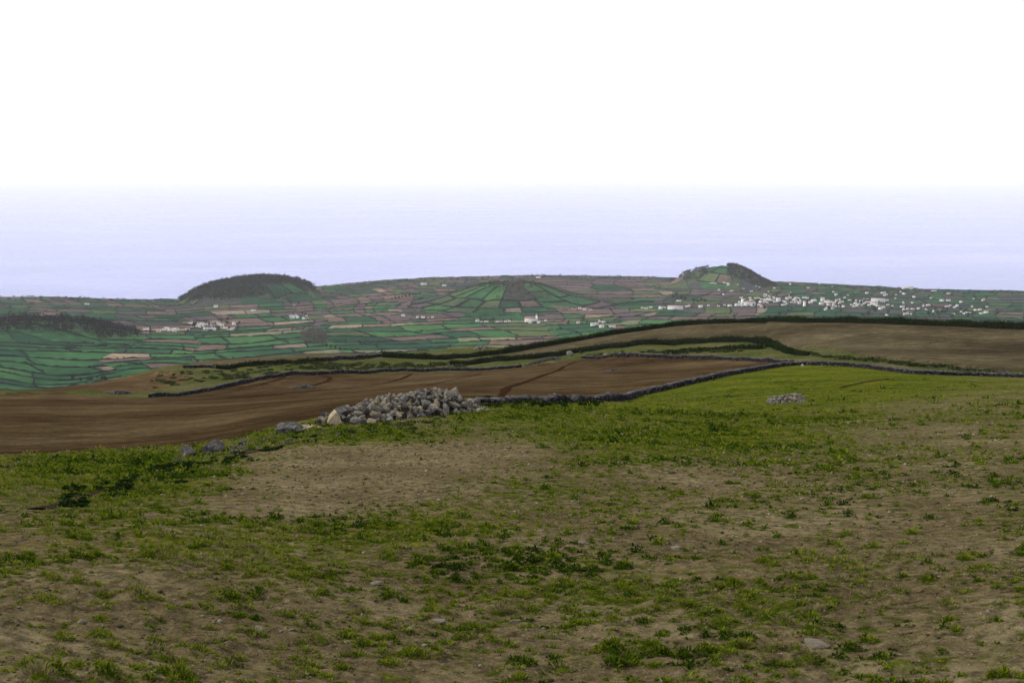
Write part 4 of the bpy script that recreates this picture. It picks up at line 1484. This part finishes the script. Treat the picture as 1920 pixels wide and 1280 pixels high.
def poly_world(pts, step):
    P = np.array([hit(*p) for p in pts])
    d = np.concatenate([[0], np.cumsum(np.hypot(np.diff(P[:, 0]), np.diff(P[:, 1])))])
    n = max(3, int(d[-1] / step))
    t = np.linspace(0, d[-1], n)
    X, Y = np.interp(t, d, P[:, 0]), np.interp(t, d, P[:, 1])
    for _ in range(3):       # soften the corners
        k = max(1, int(1.5 / step))
        Xs, Ys = X.copy(), Y.copy()
        Xs[k:-k] = (X[2 * k:] + X[:-2 * k] + X[k:-k]) / 3; Ys[k:-k] = (Y[2 * k:] + Y[:-2 * k] + Y[k:-k]) / 3
        X, Y = Xs, Ys
    return X, Y


def stones_mesh(C, ang, dims, seed):
    """many small squared stones as one mesh; C centres, ang headings, dims half sizes"""
    rng = np.random.default_rng(seed)
    n = len(C)
    P = np.repeat(BX[None], n, 0) * (1 + 0.28 * (rng.random((n, 8, 3)) - .5) * 2 * np.array([1, 1, 1]))
    P *= dims[:, None, :]
    tz = rng.normal(size=n) * .14
    c, s = np.cos(tz)[:, None], np.sin(tz)[:, None]
    x, z = P[..., 0] * c - P[..., 2] * s, P[..., 0] * s + P[..., 2] * c
    P[..., 0], P[..., 2] = x, z
    a = ang + rng.normal(size=n) * .12
    c, s = np.cos(a)[:, None], np.sin(a)[:, None]
    x, y = P[..., 0] * c - P[..., 1] * s, P[..., 0] * s + P[..., 1] * c
    P[..., 0], P[..., 1] = x, y
    P += C[:, None, :]
    F = (_bf[None] + (np.arange(n) * 8)[:, None, None]).reshape(-1, 4)
    return P.reshape(-1, 3), F


def dry_wall(pts, h, label, seed, size=.30, ragged=0.09, hprof=None, group=None, name='dry_stone_wall'):
    X, Y = poly_world(pts, size)
    n = len(X)
    ang = np.arctan2(np.gradient(Y), np.gradient(X))
    nx, ny = -np.sin(ang), np.cos(ang)
    Z = hn(X, Y)
    rng = np.random.default_rng(seed)
    hh = h * (1 + ragged * fbm(np.arange(n) / 6.0, np.arange(n) * 0.0 + seed, seed, 3) * 2)
    if hprof: hh = hh * np.interp(np.linspace(0, 1, n), [p[0] for p in hprof], [p[1] for p in hprof])
    base = np.array([X[0], Y[0], Z[0]])
    e = empty(name, base)
    V, F = strip_mesh(X, Y, hn, .50, 1.0, .2, .05)
    V = V.reshape(n, 5, 3)
    V[:, 1:4, 2] = Z[:, None] + hh[:, None] * np.array([.86, .9, .86])
    mesh_obj('wall_core', V.reshape(-1, 3) - base, F, M['earth'], e)
    C, A, D = [], [], []
    courses = max(2, int(round(h / (size * .62))))
    for side in (-1, 1):
        for c in range(courses):
            jit = rng.normal(size=n) * size * .16
            w = .30 - .06 * c / courses
            zc = Z + hh * (c + .45) / courses
            sh = (c % 2) * size * .5 + jit
            C.append(np.stack([X + nx * side * w + np.cos(ang) * sh, Y + ny * side * w + np.sin(ang) * sh, zc + rng.normal(size=n) * .02], -1))
            A.append(ang)
            D.append(np.stack([size * rng.uniform(.36, .60, n), rng.uniform(.12, .2, n), hh / courses * rng.uniform(.42, .58, n)], -1))
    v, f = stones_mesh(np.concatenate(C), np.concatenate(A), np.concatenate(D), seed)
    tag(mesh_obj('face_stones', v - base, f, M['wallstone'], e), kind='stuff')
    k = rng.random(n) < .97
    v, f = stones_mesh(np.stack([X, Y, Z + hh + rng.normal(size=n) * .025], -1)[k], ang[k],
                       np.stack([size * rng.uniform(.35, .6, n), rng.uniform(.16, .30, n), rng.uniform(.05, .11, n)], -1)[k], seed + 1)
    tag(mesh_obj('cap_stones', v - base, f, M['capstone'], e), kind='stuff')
    return tag(e, label, 'wall', group)


dry_wall([(282, 745), (347, 741), (425, 726), (491, 711), (530, 704), (600, 702), (700, 699), (800, 696), (880, 695), (940, 692), (975, 688)], 0.72,
         'dark dry stone wall along the far side of the ploughed field, left stretch', 3)
dry_wall([(1093, 672), (1160, 670), (1240, 670), (1330, 672), (1400, 676), (1450, 680), (1483, 682)], 0.72,
         'dry stone wall behind the ploughed field, right of the gap', 5)
dry_wall([(1118, 753), (1190, 743), (1260, 728), (1330, 712), (1400, 698), (1450, 689), (1489, 684), (1540, 685), (1600, 687), (1650, 693), (1700, 700), (1760, 703), (1815, 704), (1870, 706), (1960, 709)], 0.58,
         'long dark dry stone wall bounding the green meadow at right', 7, hprof=[(0, .55), (.06, 1), (.75, 1), (.82, .95), (1, .8)])
dry_wall([(600, 677), (640, 674), (690, 670), (715, 669)], 0.9, 'short dark wall on the skyline strip left of the curving hedge', 9)
dry_wall([(345, 690), (372, 688), (398, 690)], 0.6, 'very short low wall on the skyline at far left', 13)
dry_wall([(893, 757), (930, 756), (985, 755), (1040, 754), (1100, 753), (1120, 753)], 0.20, 'collapsed dark wall running right from the large heap', 15, size=.22, ragged=.7)

# stones strung across the stubble field
rngs = random.Random(5)
for q, (px_, py_) in enumerate([(1703, 660), (1712, 656), (1722, 652), (1733, 649), (1745, 644), (1756, 640), (1766, 637), (1776, 633), (1790, 631), (1803, 627), (1815, 623),
                                (1826, 620), (1836, 618), (1845, 615), (1853, 613), (1718, 664), (1752, 647), (1784, 628), (1808, 630), (1840, 612)]):
    g = hit(px_, py_)
    o = bpy.data.objects.new('stone', srng.choice(DROCKS)); link(o)
    r = rngs.uniform(.14, .30)
    o.location = (g[0], g[1], g[2] + r * .35); o.scale = (r * 1.3, r, r * .8); o.rotation_euler = (0, 0, rngs.uniform(0, 6))
    tag(o, 'grey stone in the broken line crossing the stubble field at right', 'stone', 'stones strung across the stubble field')
for q in range(26):
    g = hit(1810 + q * 3.2 + rngs.uniform(-2, 2), 701 + rngs.uniform(-4, 3))
    o = bpy.data.objects.new('stone', srng.choice(DROCKS)); link(o)
    r = rngs.uniform(.15, .30)
    o.location = (g[0], g[1], g[2] + r * .4 + .1); o.scale = (r * 1.3, r, r * .8); o.rotation_euler = (0, 0, rngs.uniform(0, 6))
    tag(o, 'grey stone tumbled at the right end of the long wall', 'stone', 'stones tumbled at the right end of the wall')

# ------------------------------------------------------------------ tractor furrows across the ploughed field
def ribbon(pts, w, name='furrow', parent=None, mat=None):
    X, Y = poly_world(pts, 1.2 if mat is None else .15)
    n = len(X)
    tx, ty = np.gradient(X), np.gradient(Y); l = np.hypot(tx, ty)
    nx, ny = -ty / l, tx / l
    ww = w * (1 + .5 * fbm(np.arange(n) / 5.0, np.arange(n) * 0., 2, 3))
    rows = []
    for o, dz in ((-.5, .03), (-.2, .10), (.2, .06), (.5, .03)) if mat is None else ((-.5, -.02), (-.2, .025), (.2, .02), (.5, -.02)):
        x, y = X + nx * ww * o, Y + ny * ww * o
        rows.append(np.stack([x, y, hn(x, y) + dz], -1))
    V = np.stack(rows, 1).reshape(-1, 3)
    return mesh_obj(name, V, grid_faces(n, 4), mat or M['furrow'], parent, smooth=True)


PF = bpy.data.objects['ploughed_field']
for pts, w in (([(905, 744), (950, 727), (1000, 711), (1030, 700), (1055, 688), (1075, 680), (1092, 676), (1150, 675), (1230, 675)], 1.1),
               ([(445, 728), (480, 722), (510, 715), (528, 710), (534, 706)], 1.3), ([(585, 723), (608, 717), (620, 711), (616, 706), (600, 704)], 1.3),
               ([(290, 752), (400, 748), (530, 738), (600, 732), (660, 727), (715, 720), (755, 709), (772, 701)], .9),
               ([(797, 723), (840, 714), (880, 706), (900, 701)], .9), ([(345, 745), (420, 738), (500, 720)], .7)):
    ribbon(pts, w, parent=PF)
tag(ribbon([(1575, 727), (1605, 720), (1635, 714), (1665, 711)], .5, 'rut'), kind='structure')

# ------------------------------------------------------------------ hedges
def hedge(pts, h, w, label, seed, dens=90, mat='hedge', leaf=.16, name='hedge', hprof=None, cat='hedge'):
    X, Y = poly_world(pts, 1.0)
    n = len(X)
    rng = np.random.default_rng(seed)
    base = np.array([X[0], Y[0], float(hn(X[0], Y[0]))])
    e = empty(name, base)
    pf = np.interp(np.linspace(0, 1, n), [p[0] for p in hprof], [p[1] for p in hprof]) if hprof else np.ones(n)
    hh = h * pf * (1 + .42 * fbm(np.arange(n) / 5.0, np.arange(n) * 0. + seed, seed, 3))
    V, F = strip_mesh(X, Y, hn, w, 1.0, .3, .1)
    Z = hn(X, Y)
    V = V.reshape(n, 5, 3); V[:, 1:4, 2] = Z[:, None] + hh[:, None] * np.array([.78, .92, .78])
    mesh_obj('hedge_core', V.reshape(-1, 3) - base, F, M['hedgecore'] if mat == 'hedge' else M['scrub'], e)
    ang = np.arctan2(np.gradient(Y), np.gradient(X))
    m_ = n * dens
    i = rng.integers(0, n, m_); t = rng.uniform(0, np.pi, m_)
    wo = np.cos(t) * w * .56 * (1 + .12 * rng.normal(size=m_)); zo = np.sin(t) ** .6 * hh[i] * (1 + .13 * rng.normal(size=m_))
    al = rng.uniform(-.6, .6, m_)
    P = np.stack([X[i] - np.sin(ang[i]) * wo + np.cos(ang[i]) * al, Y[i] + np.cos(ang[i]) * wo + np.sin(ang[i]) * al, Z[i] + zo], -1)
    a = rng.normal(size=(m_, 3)); a /= np.linalg.norm(a, axis=1)[:, None]
    b2 = rng.normal(size=(m_, 3)); b2 -= (b2 * a).sum(1)[:, None] * a; b2 /= np.linalg.norm(b2, axis=1)[:, None]
    s = leaf * rng.uniform(.5, 1.2, (m_, 1))
    V = np.stack([P - a * s, P + b2 * s * .7, P + a * s, P - b2 * s * .7], 1).reshape(-1, 3)
    tag(mesh_obj('foliage', V - base, np.arange(m_ * 4).reshape(-1, 4), M[mat], e), kind='stuff')
    return tag(e, label, cat)


hedge([(718, 670), (800, 673), (850, 672), (900, 668), (960, 661), (1010, 651), (1060, 643), (1110, 634), (1160, 626), (1210, 619), (1260, 612), (1310, 608), (1360, 606),
       (1420, 605), (1500, 605), (1580, 605), (1660, 607), (1740, 610), (1800, 612), (1855, 615), (1960, 619)], 1.45, 1.5,
      'long dark hedge curving along the skyline of the hillside', 2)
hedge([(846, 684), (900, 680), (960, 676), (1010, 671), (1060, 664), (1120, 656), (1180, 650), (1240, 645), (1300, 643), (1360, 641), (1410, 641), (1440, 645), (1455, 652),
       (1470, 659), (1490, 664), (1515, 666)], 1.3, 1.5, 'inner dark hedge looping round the small green hollow', 4, hprof=[(0, .9), (.8, 1), (.9, .9), (1, .5)])
hedge([(405, 690), (450, 688), (520, 684), (560, 681), (605, 677)], 1.0, 1.2, 'low dark hedge on the left part of the skyline', 6)
# scrub: low ground cover that reads as one mass in each strip
def scrub(name, pts, label, cat, seed, leaf=.22, mats=('scrub',), clumps=14, per=11):
    rng = np.random.default_rng(seed)
    V, F, off = [], [], 0
    for px_, py_, r in pts:
        g = hit(px_, py_)
        v, f = crown_arrays(rng, clumps, per, r, r * .34, -0.1 * min(1, r), leaf)
        v = v * [rng.uniform(.9, 1.7), 1, rng.uniform(.7, 1.2)]
        V.append(v + g); F.append(f + off); off += len(v)
    return tag(mesh_obj(name, np.concatenate(V), np.concatenate(F), M[mats[0]]), label, cat, kind='stuff')


brng = random.Random(23)
U = brng.uniform
scrub('thicket', [(1262 + 165 * q / 30, 662 - 9 * math.sin(q / 30 * 1.6) + U(-2, 2), U(.8, 1.6)) for q in range(31)],
      'dark thicket inside the looping hedge', 'thicket', 1, mats=('hedge',))
scrub('scrub', [(U(560, 870), 688 + U(-7, 5), U(.3, 1.1)) for q in range(90)], 'low dark scrub in the strip above the far field wall', 'scrub', 2)
P_ = [U(285, 560) for q in range(110)]
scrub('scrub', [(p, np.interp(p, [285, 400, 560], [716, 699, 688]) + U(-9, 15), U(.2, .75)) for p in P_], 'patchy low scrub on the hill brow at left', 'scrub', 3, .17)
P_ = [1520 + 335 * q / 47 for q in range(48)]
scrub('scrub', [(p, np.interp(p, [1520, 1640, 1855], [664, 675, 698]) + U(-1.5, 4.5), U(.3, .85)) for p in P_], 'low scrub along the terrace bank at right', 'scrub', 4)
scrub('scrub', [(1090 + q * 13, 665 - q * .3 + U(-3, 3), U(.3, .8)) for q in range(24)], 'low scrub between the inner hedge and the field wall', 'scrub', 5)
P_ = [110 + 500 * brng.random() for q in range(90)]
scrub('bank_weeds', [(p + U(-10, 10), np.interp(p, [60, 110, 210, 330, 430, 520, 610], [958, 945, 915, 880, 858, 835, 818]) + brng.gauss(0, 11), U(.04, .12)) for p in P_],
      'low dark weeds on the bank left of the large heap', 'weeds', 6, .028, ('hedge',))
for k_, seg in enumerate(([(70, 955), (120, 943), (180, 925), (235, 908)], [(215, 916), (270, 898), (330, 881), (365, 872)], [(430, 858), (480, 846), (530, 835), (600, 822)])):
    tag(ribbon(seg, (.34, .26, .30)[k_], 'bare_earth_strip', None, M['earth']), kind='structure')
P_ = [U(640, 880) for q in range(22)]
scrub('heap_weeds', [(p, np.interp(p, [640, 760, 880], [808, 799, 771]) + brng.gauss(0, 4), U(.05, .14)) for p in P_], 'low weeds at the foot of the large stone heap', 'weeds', 7, .028)
P_ = [U(895, 1120) for q in range(60)]
scrub('wall_weeds', [(p, 755 + brng.gauss(0, 3), U(.12, .35)) for p in P_], 'dark weeds grown over the collapsed wall right of the heap', 'weeds', 8, .07, ('hedge',))
for q in range(46):
    px_ = brng.uniform(330, 640)
    g = hit(px_, np.interp(px_, [330, 430, 520, 640], [868, 846, 826, 806]) + brng.gauss(0, 6))
    o = bpy.data.objects.new('stone', srng.choice(DROCKS)); link(o)
    r = brng.uniform(.04, .11)
    o.location = (g[0], g[1], g[2] + r * .3); o.scale = (r * 1.4, r, r * .8); o.rotation_euler = (0, 0, brng.uniform(0, 6))
    tag(o, 'small dark broken stone on the weedy bank left of the heap', 'stone', 'broken stones on the weedy bank')

# ================================================================== GRASS and PEBBLES of the meadow
grng = np.random.default_rng(42)


def scatter(n, d0, d1, power):
    """ground points; power 1 = even over the ground"""
    a = grng.uniform(R(-34), R(34), n)
    u = grng.random(n)
    if abs(power) < 1e-6: d = d0 * (d1 / d0) ** u
    else: d = (d0 ** power + u * (d1 ** power - d0 ** power)) ** (1 / power)
    X, Y = d * np.sin(a), d * np.cos(a)
    Z = hn(X, Y)
    px, py = proj(X, Y, Z)
    return X, Y, Z, d, px, py


ZN = zone.astype(float)
VV, FF, TT, off = [], [], [], 0
for n, d0, d1, power, blades, rmean, bw in (
        (7600, 4.0, 10.0, 1.7, 30, .029, .0050),
        (15500, 9.0, 20.0, 1.5, 12, .036, .0085),
        (20000, 18.0, 48.0, 1.1, 6, .062, .019),
        (10000, 45.0, 130.0, 0.8, 4, .16, .035)):
    X, Y, Z, d, px, py = scatter(n, d0, d1, power)
    ok = _bil(ZN, X, Y) < 0.01
    tf_ = turf_of(px, py, X, Y)
    clump = 0.5 * fbm(X / 0.30, Y / 0.30, 7, 3) + 0.6 * fbm(X / 1.6, Y / 1.6, 2, 3)
    prob = 1 / (1 + np.exp(-(tf_ - 0.47 + 1.2 * clump) * 7))
    ok &= grng.random(n) < np.clip(prob, 0.05, 1)
    X, Y, Z, tf_, clump = X[ok], Y[ok], Z[ok], tf_[ok], clump[ok]
    m_ = len(X)
    rad = rmean * np.exp(grng.normal(size=m_) * .50) * np.clip(.7 + tf_ * .5, .6, 1.4)      # tuft radius
    hgt = rad * grng.uniform(.25, .46, m_) + .009
    dome = rad * grng.uniform(.25, .65, m_) * (d0 < 40)
    tone = 0.45 + 0.55 * fbm(X / 3.1, Y / 3.1, 1, 3) + 0.40 * fbm(X / .6, Y / .6, 3, 2) + grng.normal(size=m_) * .13
    tone += np.where(grng.random(m_) < np.clip(.40 - .38 * tf_, .05, .4), .4, 0)
    rad = np.minimum(rad, rmean * 2.4)
    nb_ = np.clip((blades * (rad / rmean) ** 1.6).astype(int), 3, blades * 4)
    I = np.repeat(np.arange(m_), nb_)
    T = np.clip(tone, 0, 1)[I]
    k = len(I)
    th = grng.uniform(0, 2 * np.pi, k); fr = np.sqrt(grng.random(k))
    rr = fr * rad[I]
    bx = X[I] + np.cos(th) * rr * 1.25; by = Y[I] + np.sin(th) * rr
    bz = hn(bx, by) - .006 + dome[I] * (1 - fr ** 2)
    le = hgt[I] * grng.uniform(.6, 1.35, k) * (1.2 - .65 * fr)
    tilt = fr * .95 + grng.uniform(0, .35, k); th2 = th + grng.normal(size=k) * .7
    dx, dy, dz = np.cos(th2) * np.sin(tilt), np.sin(th2) * np.sin(tilt), np.cos(tilt)
    sx, sy = -np.sin(th2 + grng.normal(size=k) * .6), np.cos(th2)
    w = bw * grng.uniform(.7, 1.5, k)
    B = np.stack([bx, by, bz], -1); S = np.stack([sx, sy, 0 * sx], -1) * w[:, None]
    Mid = B + np.stack([dx * .45, dy * .45, dz * .62], -1) * le[:, None]
    Tip = B + np.stack([dx * 1.15, dy * 1.15, dz * .95], -1) * le[:, None]
    v = np.stack([B - S, B + S, Mid + S * .75, Mid - S * .75, Tip], 1).reshape(-1, 3)
    q = np.arange(k)[:, None] * 5 + off
    VV.append(v); TT.append(np.repeat(np.clip(T + grng.normal(size=k) * .13, 0, 1), 5))
    FF.append((q + np.array([[0, 1, 2, 3]]), q + np.array([[3, 2, 4]])))
    off += len(v)
    if d0 < 40:      # cushion under each tuft, its base shadow put in as a darker tint
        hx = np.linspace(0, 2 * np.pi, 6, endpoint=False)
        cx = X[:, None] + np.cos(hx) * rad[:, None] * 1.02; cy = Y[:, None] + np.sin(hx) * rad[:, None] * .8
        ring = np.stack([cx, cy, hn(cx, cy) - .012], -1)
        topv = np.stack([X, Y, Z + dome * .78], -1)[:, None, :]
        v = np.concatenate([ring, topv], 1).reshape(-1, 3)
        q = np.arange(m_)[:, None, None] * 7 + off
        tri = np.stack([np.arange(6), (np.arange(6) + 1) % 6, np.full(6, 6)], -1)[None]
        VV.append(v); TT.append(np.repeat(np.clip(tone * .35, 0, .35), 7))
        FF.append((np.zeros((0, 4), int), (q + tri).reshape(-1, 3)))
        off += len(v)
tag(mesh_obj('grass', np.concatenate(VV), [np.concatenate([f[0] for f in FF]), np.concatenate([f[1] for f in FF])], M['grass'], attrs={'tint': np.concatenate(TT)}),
    'short patchy grass in tufts over the sandy meadow', 'grass', kind='stuff')

# pebbles and clods
X, Y, Z, d, px, py = scatter(24000, 4.0, 36.0, .75)
tf_ = turf_of(px, py, X, Y)
ok = (_bil(ZN, X, Y) < .01) & (grng.random(len(X)) < np.clip(1.25 - tf_ * 1.1, .15, 1))
X, Y, Z, d = X[ok], Y[ok], Z[ok], d[ok]
n = len(X)
r = .0055 * np.exp(grng.normal(size=n) * .6) * np.clip(d / 9, .8, 2.6) + .002
r = np.minimum(r, .030)
OCT = np.array([(1, 0, 0), (0, 1, 0), (-1, 0, 0), (0, -1, 0), (0, 0, 1), (0, 0, -1)], float)
OF = np.array([(0, 1, 4), (1, 2, 4), (2, 3, 4), (3, 0, 4), (1, 0, 5), (2, 1, 5), (3, 2, 5), (0, 3, 5)])
P = OCT[None] * (1 + .5 * (grng.random((n, 6, 3)) - .5)) + (grng.random((n, 6, 3)) - .5) * .5
P *= (r[:, None] * np.stack([grng.uniform(.9, 1.7, n), grng.uniform(.8, 1.3, n), grng.uniform(.5, .9, n)], -1))[:, None, :] if False else 1
sc_ = np.stack([grng.uniform(.9, 1.7, n), grng.uniform(.8, 1.3, n), grng.uniform(.5, .9, n)], -1) * r[:, None]
P = P * sc_[:, None, :]
t = grng.uniform(0, 6.28, n); c, s = np.cos(t)[:, None], np.sin(t)[:, None]
x_, y_ = P[..., 0] * c - P[..., 1] * s, P[..., 0] * s + P[..., 1] * c
P[..., 0], P[..., 1] = x_, y_
P += np.stack([X, Y, Z + r * .3], -1)[:, None, :]
F = (OF[None] + (np.arange(n) * 6)[:, None, None]).reshape(-1, 3)
tag(mesh_obj('pebbles', P.reshape(-1, 3), F, M['pebble']), 'small pebbles and clods strewn over the sandy soil', 'pebbles', kind='stuff')

PALE = [rock_mesh(200 + k, M['palestone'], 24, .55) for k in range(5)]
for px_, py_, r, lb in [(1094, 1020, .085, 'long flat pale stone in the middle foreground'), (706, 1096, .075, 'flat tan stone in the left foreground'),
                        (824, 1168, .07, 'grey stone in a bare patch near the bottom'), (1096, 1149, .05, 'small pale stone under the bright tuft in the foreground'),
                        (195, 1174, .03, 'small white stone in the lower left foreground'), (523, 1142, .03, 'tiny white stone between dark tufts at lower left'),
                        (1541, 1086, .025, 'small white pebble in the lower right foreground'), (1267, 1028, .07, 'flat pale stone right of the long stone'),
                        (966, 1166, .05, 'small greyish stone low in the foreground'), (488, 1182, .055, 'tan stone in the gravel at lower left'),
                        (840, 912, .07, 'grey stone at the top of the green swath'), (1220, 1071, .05, 'pale stone beside bare sand in the foreground'),
                        (1531, 1212, .11, 'broad brown stone near the bottom at right'), (1168, 815, .09, 'grey stone where sand meets green turf'),
                        (1430, 1113, .03, 'tiny pale stone between two tufts at lower right'), (545, 1182, .03, 'small pale stone right of the tan gravel stone')]:
    g = hit(px_, py_)
    o = bpy.data.objects.new('stone', srng.choice(PALE)); link(o)
    r *= .62
    o.location = (g[0], g[1], g[2] + r * .25); o.scale = (r * 1.5, r, r * .9); o.rotation_euler = (srng.gauss(0, .15), srng.gauss(0, .15), srng.gauss(0, .3))
    tag(o, lb, 'stone')

# ================================================================== haze: even pale air round everything
m = bpy.data.materials.new('haze_air')
m.use_nodes = True
nt = m.node_tree
nt.nodes.remove(nt.nodes['Principled BSDF'])
pv = nt.nodes.new('ShaderNodeVolumePrincipled')
pv.inputs['Color'].default_value = (0.93, 0.955, 1.0, 1)
pv.inputs['Density'].default_value = 0.000029
pv.inputs['Anisotropy'].default_value = 0.0
nt.links.new(pv.outputs['Volume'], nt.nodes['Material Output'].inputs['Volume'])
v, f = box_arrays(-205000, 205000, -3000, 205000, -6, CZ + 12)
tag(mesh_obj('haze', v, f, m), 'thin pale blue haze in the air over land and sea', 'haze', kind='stuff')

# ------------------------------------------------------------------ where a handful share a label, say which one it is by its place
ONES = ['first', 'second', 'third', 'fourth', 'fifth', 'sixth', 'seventh', 'eighth', 'ninth', 'tenth', 'eleventh', 'twelfth', 'thirteenth', 'fourteenth',
        'fifteenth', 'sixteenth', 'seventeenth', 'eighteenth', 'nineteenth', 'twentieth']
ORD = ONES + ['twenty-' + q for q in ONES[:9]] + ['thirtieth'] + ['thirty-' + q for q in ONES[:9]]
by = {}
for o in scene.objects:
    if o.parent is None and 'label' in o.keys() and 'group' in o.keys():
        by.setdefault(o['label'], []).append(o)
for lb, os_ in by.items():
    if 2 <= len(os_) <= 36 and len(lb.split()) <= 13:
        os_.sort(key=lambda o: float(proj(o.location.x, o.location.y, o.location.z)[0]))
        for k, o in enumerate(os_):
            o['label'] = lb + ', ' + ORD[k] + ' from left'
